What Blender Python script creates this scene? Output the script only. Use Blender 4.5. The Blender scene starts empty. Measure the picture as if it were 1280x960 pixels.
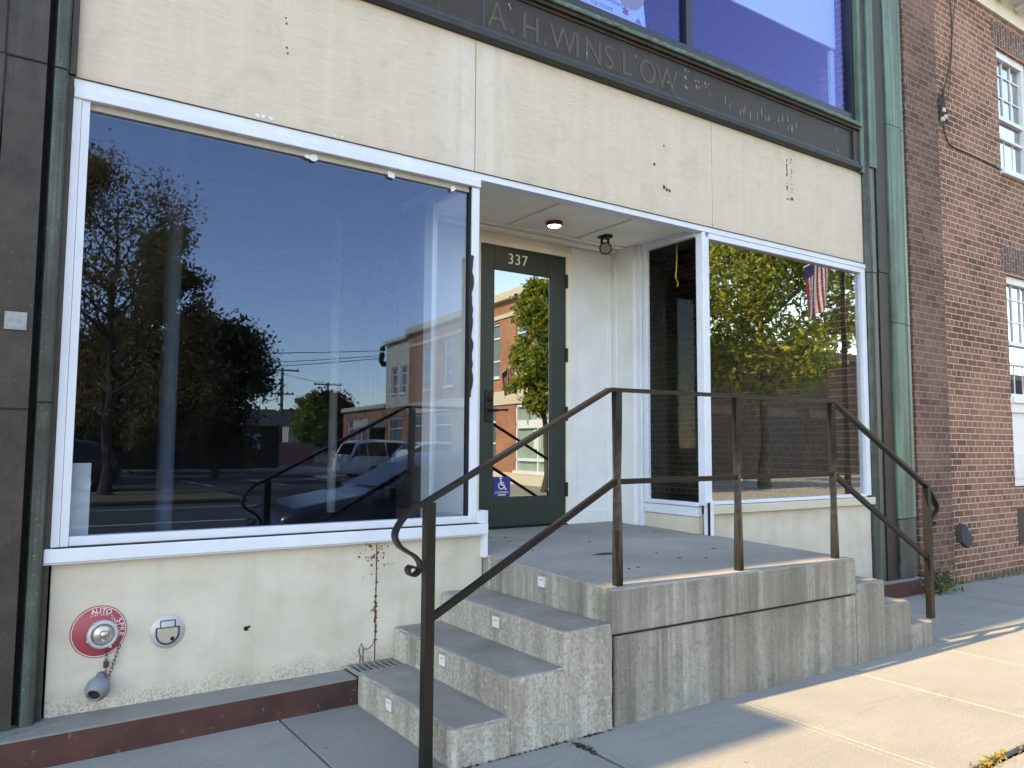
import bpy, bmesh, math, random
from mathutils import Vector, Matrix
random.seed(7)
S = bpy.context.scene
COL = S.collection
PI = math.pi
rad = math.radians

# ------------------------------------------------------------------ materials
class NT:
    def __init__(s, name):
        s.m = bpy.data.materials.new(name); s.m.use_nodes = True
        s.t = s.m.node_tree; s.t.nodes.clear()
        s.out = s.t.nodes.new('ShaderNodeOutputMaterial')
    def n(s, typ, **kw):
        nd = s.t.nodes.new(typ)
        for k, v in kw.items(): setattr(nd, k, v)
        return nd
    def link(s, a, b): s.t.links.new(a, b)
    def put(s, sock, v):
        if hasattr(v, 'is_output'): s.link(v, sock)
        else:
            if isinstance(v, (tuple, list)) and len(v) == 3 and sock.type == 'RGBA': v = (*v, 1)
            sock.default_value = v
    def pos(s, scale=(1, 1, 1), obj=False, off=(0, 0, 0)):
        if obj: src = s.n('ShaderNodeTexCoord').outputs['Object']
        else: src = s.n('ShaderNodeNewGeometry').outputs['Position']
        mp = s.n('ShaderNodeMapping'); s.link(src, mp.inputs[0])
        mp.inputs['Scale'].default_value = scale; mp.inputs['Location'].default_value = off
        return mp.outputs[0]
    def noise(s, vec, scale=1, detail=6, rough=.6, dist=0):
        nd = s.n('ShaderNodeTexNoise'); s.link(vec, nd.inputs['Vector'])
        nd.inputs['Scale'].default_value = scale; nd.inputs['Detail'].default_value = detail
        nd.inputs['Roughness'].default_value = rough; nd.inputs['Distortion'].default_value = dist
        return nd.outputs['Fac']
    def vor(s, vec, scale=1, feature='F1', rnd=1):
        nd = s.n('ShaderNodeTexVoronoi', feature=feature); s.link(vec, nd.inputs['Vector'])
        nd.inputs['Scale'].default_value = scale; nd.inputs['Randomness'].default_value = rnd
        return nd.outputs['Distance']
    def ramp(s, fac, stops, interp='LINEAR'):
        nd = s.n('ShaderNodeValToRGB'); s.link(fac, nd.inputs[0]); cr = nd.color_ramp; cr.interpolation = interp
        while len(cr.elements) < len(stops): cr.elements.new(.5)
        for e, (p, c) in zip(cr.elements, stops):
            e.position = p; e.color = (c, c, c, 1) if isinstance(c, (int, float)) else (*c, 1)
        return nd.outputs[0]
    def mix(s, fac, a, b, mode='MIX'):
        nd = s.n('ShaderNodeMix', data_type='RGBA', blend_type=mode)
        s.put(nd.inputs[0], fac); s.put(nd.inputs[6], a); s.put(nd.inputs[7], b)
        return nd.outputs[2]
    def math(s, op, a, b=0, clamp=False):
        nd = s.n('ShaderNodeMath', operation=op, use_clamp=clamp)
        s.put(nd.inputs[0], a); s.put(nd.inputs[1], b); return nd.outputs[0]
    def sep(s, vec):
        nd = s.n('ShaderNodeSeparateXYZ'); s.link(vec, nd.inputs[0]); return nd.outputs
    def comb(s, x, y, z):
        nd = s.n('ShaderNodeCombineXYZ'); s.put(nd.inputs[0], x); s.put(nd.inputs[1], y); s.put(nd.inputs[2], z); return nd.outputs[0]
    def bump(s, h, strength=.3, dist=.01, nrm=None):
        nd = s.n('ShaderNodeBump'); s.put(nd.inputs['Height'], h)
        nd.inputs['Strength'].default_value = strength; nd.inputs['Distance'].default_value = dist
        if nrm is not None: s.link(nrm, nd.inputs['Normal'])
        return nd.outputs[0]
    def bsdf(s, col, rough=.6, metal=0, nrm=None, spec=.5, **kw):
        b = s.n('ShaderNodeBsdfPrincipled')
        s.put(b.inputs['Base Color'], col); s.put(b.inputs['Roughness'], rough); s.put(b.inputs['Metallic'], metal)
        b.inputs['Specular IOR Level'].default_value = spec
        if nrm is not None: s.link(nrm, b.inputs['Normal'])
        for k, v in kw.items(): s.put(b.inputs[k], v)
        s.link(b.outputs[0], s.out.inputs[0]); return s.m

def wear(mb, amp, cuts, seed=0):
    from mathutils import noise as N_
    b = mb.b
    for it in range(cuts):
        es = [e for e in b.edges if e.calc_length() > .05]
        if not es: break
        bmesh.ops.subdivide_edges(b, edges=es, cuts=1, use_grid_fill=True)
    bmesh.ops.triangulate(b, faces=[f for f in b.faces if len(f.verts) > 4])
    b.normal_update()
    for v in b.verts:
        nn = v.normal; edge = 1-max(abs(nn.x), abs(nn.y), abs(nn.z))
        q = v.co*22+Vector((seed, 0, 0)); q2 = v.co*7+Vector((0, seed, 0))
        d = N_.noise(q)*.4+N_.noise(q2)*.6
        v.co += nn*(amp*.35*d-(edge > .08)*amp*max(0, N_.noise(v.co*11+Vector((seed, 3, 1)))+.15)*2.2)
    return mb
def simple(name, col, rough=.5, metal=0, var=.15, scale=12, bump=0, spec=.5, obj=False):
    t = NT(name); p = t.pos(obj=obj)
    f = t.noise(p, scale, 6, .65)
    c = t.mix(f, tuple(x*(1-var) for x in col), tuple(min(1, x*(1+var)) for x in col))
    r = t.math('ADD', t.math('MULTIPLY', f, .2), rough-.1)
    nb = t.bump(t.noise(p, scale*8, 4), bump, .004) if bump else None
    return t.bsdf(c, r, metal, nb, spec)

def m_header():
    t = NT('cream_panel'); p = t.pos()
    brush = t.noise(t.pos((2.5, 1, 38)), 2.2, 8, .72, .6)
    c = t.ramp(brush, [(.25, (.51, .42, .33)), (.48, (.635, .54, .44)), (.75, (.72, .635, .535))])
    big = t.noise(p, 1.1, 4, .5)
    c = t.mix(t.ramp(big, [(.3, .0), (.7, .5)]), c, (.64, .55, .44))
    # pale washed vertical streaks either side of the first seam
    x = t.sep(p)[0]
    d = t.math('ABSOLUTE', t.math('SUBTRACT', x, 2.57))
    st = t.noise(t.pos((14, 1, .7)), 1, 4, .6)
    near = t.ramp(d, [(.06, 1), (.2, .75), (.32, 0)])
    c = t.mix(t.math('MULTIPLY', near, t.ramp(st, [(.35, 0), (.55, .9)])), c, (.70, .64, .58))
    st2 = t.noise(t.pos((5, 1, .35), off=(3, 0, 0)), 1.5, 5, .65)
    c = t.mix(t.ramp(st2, [(.46, 0), (.68, .40)]), c, (.72, .63, .57))
    mo = t.noise(p, 4.2, 8, .75, .8); c = t.mix(t.ramp(mo, [(.50, 0), (.74, .42)]), c, (.44, .375, .30))
    gr = t.noise(t.pos((9, 1, .5), off=(9, 0, 2)), 1.3, 6, .7)
    c = t.mix(t.ramp(gr, [(.60, 0), (.8, .35)]), c, (.36, .31, .24))
    sp = t.noise(p, 45, 3, .5)
    c = t.mix(t.ramp(sp, [(.72, 0), (.78, .45)]), c, (.25, .21, .16))
    return t.bsdf(c, .75, 0, t.bump(brush, .25, .005), .3)

def m_kick():
    t = NT('painted_stucco'); p = t.pos()
    a = t.noise(p, 3.2, 7, .62)
    c = t.ramp(a, [(.28, (.53, .48, .40)), (.5, (.645, .59, .50)), (.74, (.70, .65, .565))])
    v = t.noise(t.pos((9, 9, .8)), 1.2, 6, .7)
    c = t.mix(t.ramp(v, [(.52, 0), (.75, .35)]), c, (.46, .42, .35))
    s = t.noise(p, 120, 3, .6)
    z = t.sep(p)[2]
    low = t.ramp(t.math('ADD', z, t.math('MULTIPLY', t.noise(p, 5, 5, .6), .16)), [(.24, 1), (.33, 0)])
    c = t.mix(t.math('MULTIPLY', low, t.ramp(s, [(.45, .0), (.64, .6)])), c, (.10, .095, .08))
    c = t.mix(t.ramp(s, [(.70, 0), (.75, .6)]), c, (.16, .14, .12))
    br = t.noise(p, 1.4, 3, .5)
    c = t.mix(t.ramp(br, [(.5, 0), (.75, .3)]), c, (.44, .36, .25))
    return t.bsdf(c, .8, 0, t.bump(t.noise(p, 28, 8, .7), .35, .006), .3)

def m_white(name='white_aluminium', col=(.74, .76, .80), dirt=.35):
    t = NT(name); p = t.pos()
    a = t.noise(t.pos((1, 1, 1)), 4, 6, .65)
    c = t.ramp(a, [(.25, tuple(x*.86 for x in col)), (.7, col)])
    g = t.noise(p, 26, 7, .75)
    c = t.mix(t.ramp(g, [(.60, 0), (.80, dirt)]), c, (.33, .29, .23))
    return t.bsdf(c, .5, 0, t.bump(g, .12, .003), .4)

def m_patina(name, base, green, amt, dark=(.035, .033, .032)):
    t = NT(name); p = t.pos()
    v = t.noise(t.pos((16, 16, .45)), 1.0, 7, .7)
    b = t.noise(p, 5, 8, .68, .4)
    c = t.mix(t.ramp(b, [(.3, 0), (.7, 1)]), dark, base)
    f = t.math('MULTIPLY', t.ramp(v, [(.16+amt*.55, 1), (.26+amt*.55, .4), (.42+amt*.5, 0)]), t.ramp(b, [(.2, .55), (.6, 1)]))
    c = t.mix(f, c, green)
    sp = t.noise(p, 60, 4, .6)
    c = t.mix(t.ramp(sp, [(.62, 0), (.72, .45)]), c, tuple(min(1, x*1.7) for x in green))
    drip = t.noise(t.pos((45, 45, 1.2), off=(2, 1, 0)), 1, 5, .7)
    c = t.mix(t.ramp(drip, [(.56, 0), (.75, .7)]), c, dark)
    return t.bsdf(c, t.math('ADD', t.math('MULTIPLY', b, .25), .38), .25, t.bump(b, .15, .006), .4)

def m_concrete_streak():
    t = NT('streaked_concrete'); p = t.pos()
    v = t.noise(t.pos((5.5, 5.5, .30)), 1, 9, .62, .25)
    v2 = t.noise(t.pos((19, 19, .75), off=(4, 2, 0)), 1, 7, .68, .3)
    v3 = t.noise(p, 3.2, 7, .65)
    vv = t.math('ADD', t.math('MULTIPLY', v, .62), t.math('ADD', t.math('MULTIPLY', v2, .22), t.math('MULTIPLY', v3, .16)))
    face = t.ramp(vv, [(.36, (.10, .087, .065)), (.44, (.185, .165, .13)), (.50, (.27, .25, .205)), (.56, (.385, .362, .315)), (.63, (.58, .555, .505))])
    drip = t.noise(t.pos((30, 30, .45), off=(1, 7, 0)), 1, 4, .6)
    face = t.mix(t.ramp(drip, [(.60, 0), (.70, .6)]), face, (.50, .49, .455))
    mot = t.noise(p, 26, 6, .72)
    face = t.mix(t.ramp(mot, [(.36, .55), (.5, 0)]), face, (.15, .135, .11))
    pit = t.vor(p, 34)
    face = t.mix(t.ramp(pit, [(.05, .8), (.12, 0)]), face, (.05, .045, .035))
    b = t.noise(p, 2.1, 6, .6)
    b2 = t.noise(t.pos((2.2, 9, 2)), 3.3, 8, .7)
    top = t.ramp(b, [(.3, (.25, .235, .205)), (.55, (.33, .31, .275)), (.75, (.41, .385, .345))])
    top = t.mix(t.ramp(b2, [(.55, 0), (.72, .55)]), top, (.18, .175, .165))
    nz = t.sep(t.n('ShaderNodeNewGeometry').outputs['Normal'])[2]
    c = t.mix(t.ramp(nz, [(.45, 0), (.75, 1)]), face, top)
    fine = t.noise(p, 95, 4, .6)
    c = t.mix(.22, c, t.ramp(fine, [(.3, .12), (.7, .5)]))
    return t.bsdf(c, .88, 0, t.bump(t.noise(p, 60, 6, .7), .35, .006), .25)

def m_concrete_rough():
    t = NT('worn_concrete'); p = t.pos()
    v = t.noise(t.pos((9, 9, 1.1)), 1, 7, .7)
    face = t.ramp(v, [(.25, (.19, .17, .135)), (.45, (.37, .345, .30)), (.62, (.52, .495, .45)), (.8, (.64, .615, .57))])
    sp = t.noise(p, 58, 5, .75)
    face = t.mix(t.ramp(sp, [(.40, .65), (.52, 0)]), face, (.20, .185, .165))
    sp2 = t.noise(p, 24, 5, .7)
    face = t.mix(t.ramp(sp2, [(.56, 0), (.68, .6)]), face, (.60, .59, .56))
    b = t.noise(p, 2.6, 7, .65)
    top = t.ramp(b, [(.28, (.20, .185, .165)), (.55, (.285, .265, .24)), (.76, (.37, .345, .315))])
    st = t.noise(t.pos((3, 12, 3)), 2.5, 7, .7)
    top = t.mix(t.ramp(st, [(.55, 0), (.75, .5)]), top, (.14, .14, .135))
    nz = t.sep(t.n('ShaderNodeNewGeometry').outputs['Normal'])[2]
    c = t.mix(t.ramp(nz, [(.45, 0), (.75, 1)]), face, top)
    return t.bsdf(c, .9, 0, t.bump(t.noise(p, 48, 7, .75), .45, .008), .25)

def m_sidewalk():
    t = NT('sidewalk_concrete'); p = t.pos()
    a = t.noise(p, 1.3, 8, .62)
    c = t.ramp(a, [(.25, (.22, .212, .185)), (.5, (.295, .284, .248)), (.75, (.365, .35, .305))])
    br = t.noise(t.pos((1.6, 26, 1)), 2, 7, .72, .5)
    c = t.mix(t.ramp(br, [(.40, .5), (.6, 0)]), c, (.24, .23, .205))
    g = t.noise(p, 110, 3, .6)
    c = t.mix(.35, c, t.ramp(g, [(.32, .16), (.68, .46)]))
    st = t.noise(p, 6, 6, .7)
    c = t.mix(t.ramp(st, [(.62, 0), (.75, .35)]), c, (.17, .16, .14))
    gum = t.vor(p, 3.1); c = t.mix(t.ramp(gum, [(.028, .6), (.04, 0)]), c, (.12, .115, .105))
    sc = t.noise(t.pos((.7, 2.2, 1), off=(5, 3, 0)), 1.1, 7, .75, 1.2); c = t.mix(t.ramp(sc, [(.55, 0), (.7, .5)]), c, (.20, .19, .17))
    isl = t.n('ShaderNodeNewGeometry').outputs['Random Per Island']; c = t.mix(1, c, t.ramp(isl, [(0, .86), (1, 1)]), 'MULTIPLY')
    h = t.math('ADD', t.math('MULTIPLY', br, .8), t.math('MULTIPLY', g, .4))
    return t.bsdf(c, .9, 0, t.bump(h, .3, .006), .25)

def m_asphalt():
    t = NT('asphalt'); p = t.pos()
    a = t.noise(p, .6, 6, .6); g = t.noise(p, 80, 3, .7)
    c = t.ramp(a, [(.3, (.05, .05, .052)), (.7, (.085, .084, .082))])
    c = t.mix(.4, c, t.ramp(g, [(.3, .03), (.7, .12)]))
    return t.bsdf(c, .85, 0, t.bump(g, .3, .01), .3)

def m_brick(name, axis, c1, c2, mortar, bump=.5, obj=False, weather=.35, msize=.011):
    t = NT(name); p = t.pos(obj=obj); x, y, z = t.sep(p)
    u = {'x': x, 'y': y, 'z': z}[axis]
    if axis == 'z': z = x
    wob = t.noise(p, 9, 3, .5)
    uv = t.comb(t.math('ADD', u, t.math('MULTIPLY', wob, .006)), t.math('ADD', z, t.math('MULTIPLY', wob, .006)), 0)
    b = t.n('ShaderNodeTexBrick', offset=.5, offset_frequency=2, squash=.5, squash_frequency=4)
    t.link(uv, b.inputs['Vector'])
    t.put(b.inputs['Color1'], (0, 0, 0)); t.put(b.inputs['Color2'], (1, 1, 1)); t.put(b.inputs['Mortar'], (.5, .5, .5))
    b.inputs['Scale'].default_value = 1; b.inputs['Mortar Size'].default_value = msize/2
    b.inputs['Mortar Smooth'].default_value = .25; b.inputs['Bias'].default_value = 0
    b.inputs['Brick Width'].default_value = .205; b.inputs['Row Height'].default_value = .068
    n1 = t.noise(p, 42, 6, .7)
    bc = t.mix(b.outputs['Color'], c1, c2)
    bc = t.mix(t.ramp(n1, [(.35, .6), (.6, 0)]), bc, tuple(v*.5 for v in c1))
    big = t.noise(p, .9, 5, .6)
    pat = t.noise(p, 2.3, 7, .72, .6); bc = t.mix(t.ramp(pat, [(.56, 0), (.72, .4)]), bc, tuple(min(1, v*2.3) for v in c1)); soot = t.noise(t.pos((2.2, 2.2, .8), obj=obj), 1, 6, .7); bc = t.mix(t.ramp(soot, [(.54, 0), (.72, .45)]), bc, tuple(v*.45 for v in c1))
    bc = t.mix(t.ramp(big, [(.45, 0), (.75, weather)]), bc, tuple(min(1, v*1.9) for v in c2))
    mo = t.mix(t.ramp(n1, [(.3, .5), (.6, 0)]), mortar, tuple(v*.55 for v in mortar))
    c = t.mix(b.outputs['Fac'], bc, mo)
    h = t.math('ADD', t.math('MULTIPLY', t.math('SUBTRACT', 1, b.outputs['Fac']), 1), t.math('MULTIPLY', n1, .35))
    return t.bsdf(c, .88, 0, t.bump(h, bump, .012), .25)

def m_glass(name, r0, k, tint=(1, 1, 1), trans=(.9, .93, .93), wob=0, dust=0):
    t = NT(name)
    fr = t.n('ShaderNodeLayerWeight'); fr.inputs['Blend'].default_value = .5
    sch = t.math('ADD', t.math('MULTIPLY', t.math('POWER', fr.outputs['Facing'], 5), .96), .04)
    fac = t.math('ADD', t.math('MULTIPLY', sch, k), r0, True)
    g = t.n('ShaderNodeBsdfGlossy'); g.inputs['Roughness'].default_value = 0; t.put(g.inputs['Color'], tint)
    if wob:
        nb = t.bump(t.noise(t.pos((1, 1, 1)), 1.6, 2, .4), 1, wob); t.link(nb, g.inputs['Normal'])
    tr = t.n('ShaderNodeBsdfTransparent'); t.put(tr.inputs['Color'], trans)
    mx = t.n('ShaderNodeMixShader'); t.link(fac, mx.inputs[0]); t.link(tr.outputs[0], mx.inputs[1]); t.link(g.outputs[0], mx.inputs[2])
    last = mx.outputs[0]
    if dust:
        sm1 = t.noise(t.pos((7, 7, .5)), 1, 6, .7, .5); sm2 = t.noise(t.pos((1.2, 1.2, 1.2)), 1.5, 6, .7, .8)
        df = t.n('ShaderNodeBsdfDiffuse'); t.put(df.inputs['Color'], (.75, .78, .82))
        m2 = t.n('ShaderNodeMixShader'); t.link(t.math('MULTIPLY', t.math('MULTIPLY', t.ramp(sm1, [(.38, 0), (.75, 1)]), t.ramp(sm2, [(.35, .15), (.7, 1)])), dust), m2.inputs[0])
        t.link(last, m2.inputs[1]); t.link(df.outputs[0], m2.inputs[2]); last = m2.outputs[0]
    t.link(last, t.out.inputs[0]); return t.m

def m_emit(name, col, s):
    t = NT(name); e = t.n('ShaderNodeEmission'); t.put(e.inputs[0], col); e.inputs[1].default_value = s
    t.link(e.outputs[0], t.out.inputs[0]); return t.m

def m_leaf(name, stops, trans=.35):
    t = NT(name); g = t.n('ShaderNodeNewGeometry')
    c = t.ramp(g.outputs['Random Per Island'], stops)
    d = t.n('ShaderNodeBsdfPrincipled'); t.link(c, d.inputs['Base Color']); d.inputs['Roughness'].default_value = .6
    d.inputs['Specular IOR Level'].default_value = .3
    tr = t.n('ShaderNodeBsdfTranslucent'); t.link(c, tr.inputs['Color'])
    mx = t.n('ShaderNodeMixShader'); mx.inputs[0].default_value = trans
    t.link(d.outputs[0], mx.inputs[1]); t.link(tr.outputs[0], mx.inputs[2]); t.link(mx.outputs[0], t.out.inputs[0]); return t.m

MT = {}
MT['header'] = m_header(); MT['kick'] = m_kick()
MT['white'] = m_white('white_aluminium', (.72, .78, .88), .3); MT['paintwhite'] = m_white('white_painted_wood', (.81, .83, .86), .25)
MT['soffit'] = m_white('soffit_paint', (.93, .89, .80), .2)
MT['creamwood'] = m_white('cream_painted_wood', (.88, .84, .75), .3)
MT['brown'] = m_patina('brown_copper', (.082, .064, .056), (.10, .115, .10), .06, (.03, .028, .027))
MT['bronze'] = m_patina('bronze_copper', (.060, .047, .039), (.075, .08, .066), .06, (.026, .022, .02))
MT['lowgreen'] = m_patina('lower_copper', (.10, .12, .11), (.17, .27, .235), .18)
MT['green'] = m_patina('green_copper', (.105, .145, .12), (.15, .27, .215), .42, (.05, .065, .055))
MT['darkgreen'] = m_patina('dark_green_copper', (.075, .085, .075), (.17, .28, .235), .24)
MT['bluecopper'] = m_patina('blue_grey_copper', (.055, .066, .072), (.075, .10, .10), .2, (.032, .038, .042))
MT['black'] = simple('black_gap', (.012, .012, .013), .8)
MT['streak'] = m_concrete_streak(); MT['roughc'] = m_concrete_rough(); MT['walk'] = m_sidewalk(); MT['asphalt'] = m_asphalt()
MT['curbtop'] = simple('grey_painted_concrete', (.22, .21, .195), .8, 0, .35, 7, .4)
def m_redpaint():
    t = NT('dark_red_paint'); p = t.pos()
    a = t.noise(p, 3, 6, .65); s = t.noise(p, 20, 7, .72)
    c = t.ramp(a, [(.3, (.048, .025, .023)), (.7, (.12, .046, .04))])
    c = t.mix(t.ramp(s, [(.62, 0), (.7, .8)]), c, (.30, .27, .24))
    x = t.sep(p)[0]
    c = t.mix(t.ramp(t.math('ADD', t.math('MULTIPLY', x, .35), a), [(.62, 0), (.8, .7), (1, .7)]), c, c)
    return t.bsdf(c, .7, 0, t.bump(s, .3, .006), .3)
MT['red'] = m_redpaint()
MT['brick'] = m_brick('weathered_brick', 'x', (.17, .080, .057), (.36, .172, .122), (.62, .50, .41))
MT['pierbrick'] = m_brick('dark_pier_brick', 'x', (.125, .068, .055), (.23, .125, .10), (.36, .28, .23), .5, False, .4, .008)
MT['pierside'] = m_brick('pier_side_brick', 'y', (.13, .062, .055), (.22, .105, .09), (.30, .24, .21))
MT['inbrick'] = m_brick('interior_brick', 'y', (.10, .075, .064), (.17, .13, .11), (.36, .33, .30), .5, False, .3)
MT['farbrick'] = m_brick('orange_brick', 'x', (.36, .135, .07), (.50, .20, .11), (.5, .42, .33), .3, True)
MT['backbrick'] = m_brick('rear_brick', 'x', (.05, .032, .028), (.08, .05, .045), (.12, .1, .09), .4, False, .2)
MT['door'] = simple('dark_green_door_paint', (.017, .033, .028), .42, 0, .12, 6)
MT['rail'] = simple('bronze_black_steel', (.020, .017, .0145), .38, .30, .35, 9, .12)
MT['blackmetal'] = simple('black_metal', (.012, .012, .013), .4, .3)
MT['steel'] = simple('brushed_steel', (.55, .55, .56), .32, .85, .15, 30)
MT['chrome'] = simple('chrome', (.62, .60, .55), .38, .85, .12, 30)
MT['grey'] = simple('grey_cast_iron_paint', (.20, .215, .25), .5, .1, .2, 14, .15)
MT['silver'] = simple('silver_paint', (.50, .50, .54), .45, .3, .12, 16)
MT['redplate'] = simple('faded_red_enamel', (.42, .06, .085), .45, 0, .14, 9)
MT['lettering'] = simple('white_lettering', (.82, .82, .80), .5, 0, .05)
MT['blue'] = simple('blue_sticker', (.015, .03, .22), .4, 0, .08)
MT['navy'] = simple('navy_window_frame', (.011, .016, .028), .35, 0, .15)
MT['glass_big'] = m_glass('shop_window_glass', .026, 1.0, (.42, .62, 1), (.88, .92, .95), .0003, .006)
MT['glass_side'] = m_glass('side_pane_glass', .0, .35, (1, 1, 1), (.93, .95, .95))
MT['glass_right'] = m_glass('corner_window_glass', .18, 1.2, (1, 1, 1), (.92, .94, .94), .0003, .006)
MT['glass_door'] = m_glass('mirrored_door_glass', .30, 1, (.80, .90, 1), (.25, .28, .28))
MT['glass_up'] = m_glass('blue_coated_glass', .055, .9, (.48, .46, 1), (.79, .89, 1))
MT['glass_house'] = m_glass('house_window_glass', .30, 1.0, (.95, .98, 1), (.6, .65, .7))
MT['carglass'] = simple('dark_car_glass', (.012, .015, .017), .06, 0, .1, 6, 0, .8)
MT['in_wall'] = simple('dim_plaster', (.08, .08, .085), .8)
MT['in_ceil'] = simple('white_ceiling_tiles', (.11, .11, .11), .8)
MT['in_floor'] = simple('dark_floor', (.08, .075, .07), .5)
MT['in_white'] = simple('white_board', (.72, .74, .77), .6)
MT['shade'] = simple('white_shade_cloth', (.85, .86, .88), .8, 0, .04)
MT['sheet'] = m_glass('plastic_sheet', .03, .5, (1, 1, 1), (.62, .60, .62))
MT['yellow'] = simple('yellow_cord', (.55, .47, .06), .5)
MT['bark'] = simple('tree_bark', (.085, .068, .055), .9, 0, .35, 18, .5, .2, True)
MT['pole'] = simple('weathered_pole_wood', (.13, .10, .08), .9, 0, .25, 10)
MT['rubber'] = simple('tyre_rubber', (.016, .016, .016), .8)
MT['rim'] = simple('alloy_rim', (.45, .45, .46), .35, .7)
MT['tail'] = simple('red_tail_lamp', (.30, .012, .01), .25)
MT['lampglass'] = simple('clear_headlamp', (.6, .62, .65), .15)
MT['carblue'] = simple('dark_blue_car_paint', (.035, .045, .065), .22, .35, .1, 4, 0, .6)
MT['carwhite'] = simple('white_car_paint', (.78, .78, .78), .3, 0, .04, 4, 0, .6)
MT['cardark'] = simple('charcoal_car_paint', (.03, .03, .034), .25, .2, .1, 4, 0, .6)
MT['flagred'] = simple('flag_red_cloth', (.42, .03, .035), .8); MT['flagwhite'] = simple('flag_white_cloth', (.80, .78, .74), .8); MT['flagblue'] = simple('flag_blue_cloth', (.02, .03, .12), .8)
MT['stone'] = simple('pale_limestone', (.62, .56, .44), .8, 0, .12, 5)
MT['creampaint'] = simple('pale_cream_render', (.62, .58, .46), .8, 0, .1, 3)
MT['shedwood'] = simple('dark_shed_siding', (.035, .03, .028), .85, 0, .3, 4)
MT['paper'] = simple('white_paper', (.72, .72, .72), .8, 0, .05)
MT['roadpaint'] = simple('white_road_paint', (.62, .62, .60), .8, 0, .2, 12)
MT['dirt'] = simple('dry_dirt', (.17, .125, .08), .95, 0, .4, 20, .5)
MT['rust'] = simple('rusty_flake', (.13, .055, .03), .9, 0, .4, 40, .4)
MT['pale'] = simple('pale_copper_spot', (.22, .22, .18), .7, 0, .3, 40)
MT['ghost'] = simple('ghost_letter_copper', (.072, .066, .052), .55, .1, .6, 30)
MT['peach'] = simple('peach_print', (.62, .36, .27), .7); MT['poster'] = simple('pale_blue_poster', (.62, .78, .92), .7, 0, .05)
MT['ink'] = simple('grey_ink', (.16, .20, .30), .7)
MT['leaf_brown'] = m_leaf('autumn_brown_leaves', [(0, (.18, .10, .04)), (.4, (.36, .19, .06)), (.75, (.45, .29, .07)), (1, (.18, .22, .06))])
MT['leaf_mix'] = m_leaf('bronze_green_leaves', [(0, (.08, .10, .03)), (.5, (.24, .16, .05)), (.8, (.36, .19, .05)), (1, (.12, .16, .04))])
MT['leaf_dark'] = m_leaf('dark_green_leaves', [(0, (.02, .032, .012)), (.6, (.036, .055, .018)), (1, (.07, .08, .022))])
MT['leaf_yellow'] = m_leaf('yellow_green_leaves', [(0, (.09, .15, .03)), (.45, (.20, .28, .045)), (.8, (.38, .41, .06)), (1, (.46, .38, .06))], .45)
MT['leaf_maroon'] = m_leaf('maroon_leaves', [(0, (.04, .018, .014)), (1, (.08, .035, .02))])
MT['leaf_weed'] = m_leaf('weed_leaves', [(0, (.05, .10, .02)), (.6, (.10, .15, .03)), (1, (.30, .26, .16))])
MT['grassm'] = m_leaf('grass_blades', [(0, (.05, .10, .018)), (1, (.12, .17, .035))])
MT['fallen'] = m_leaf('fallen_yellow_leaves', [(0, (.35, .25, .03)), (.6, (.45, .33, .05)), (1, (.25, .12, .03))])

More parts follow.
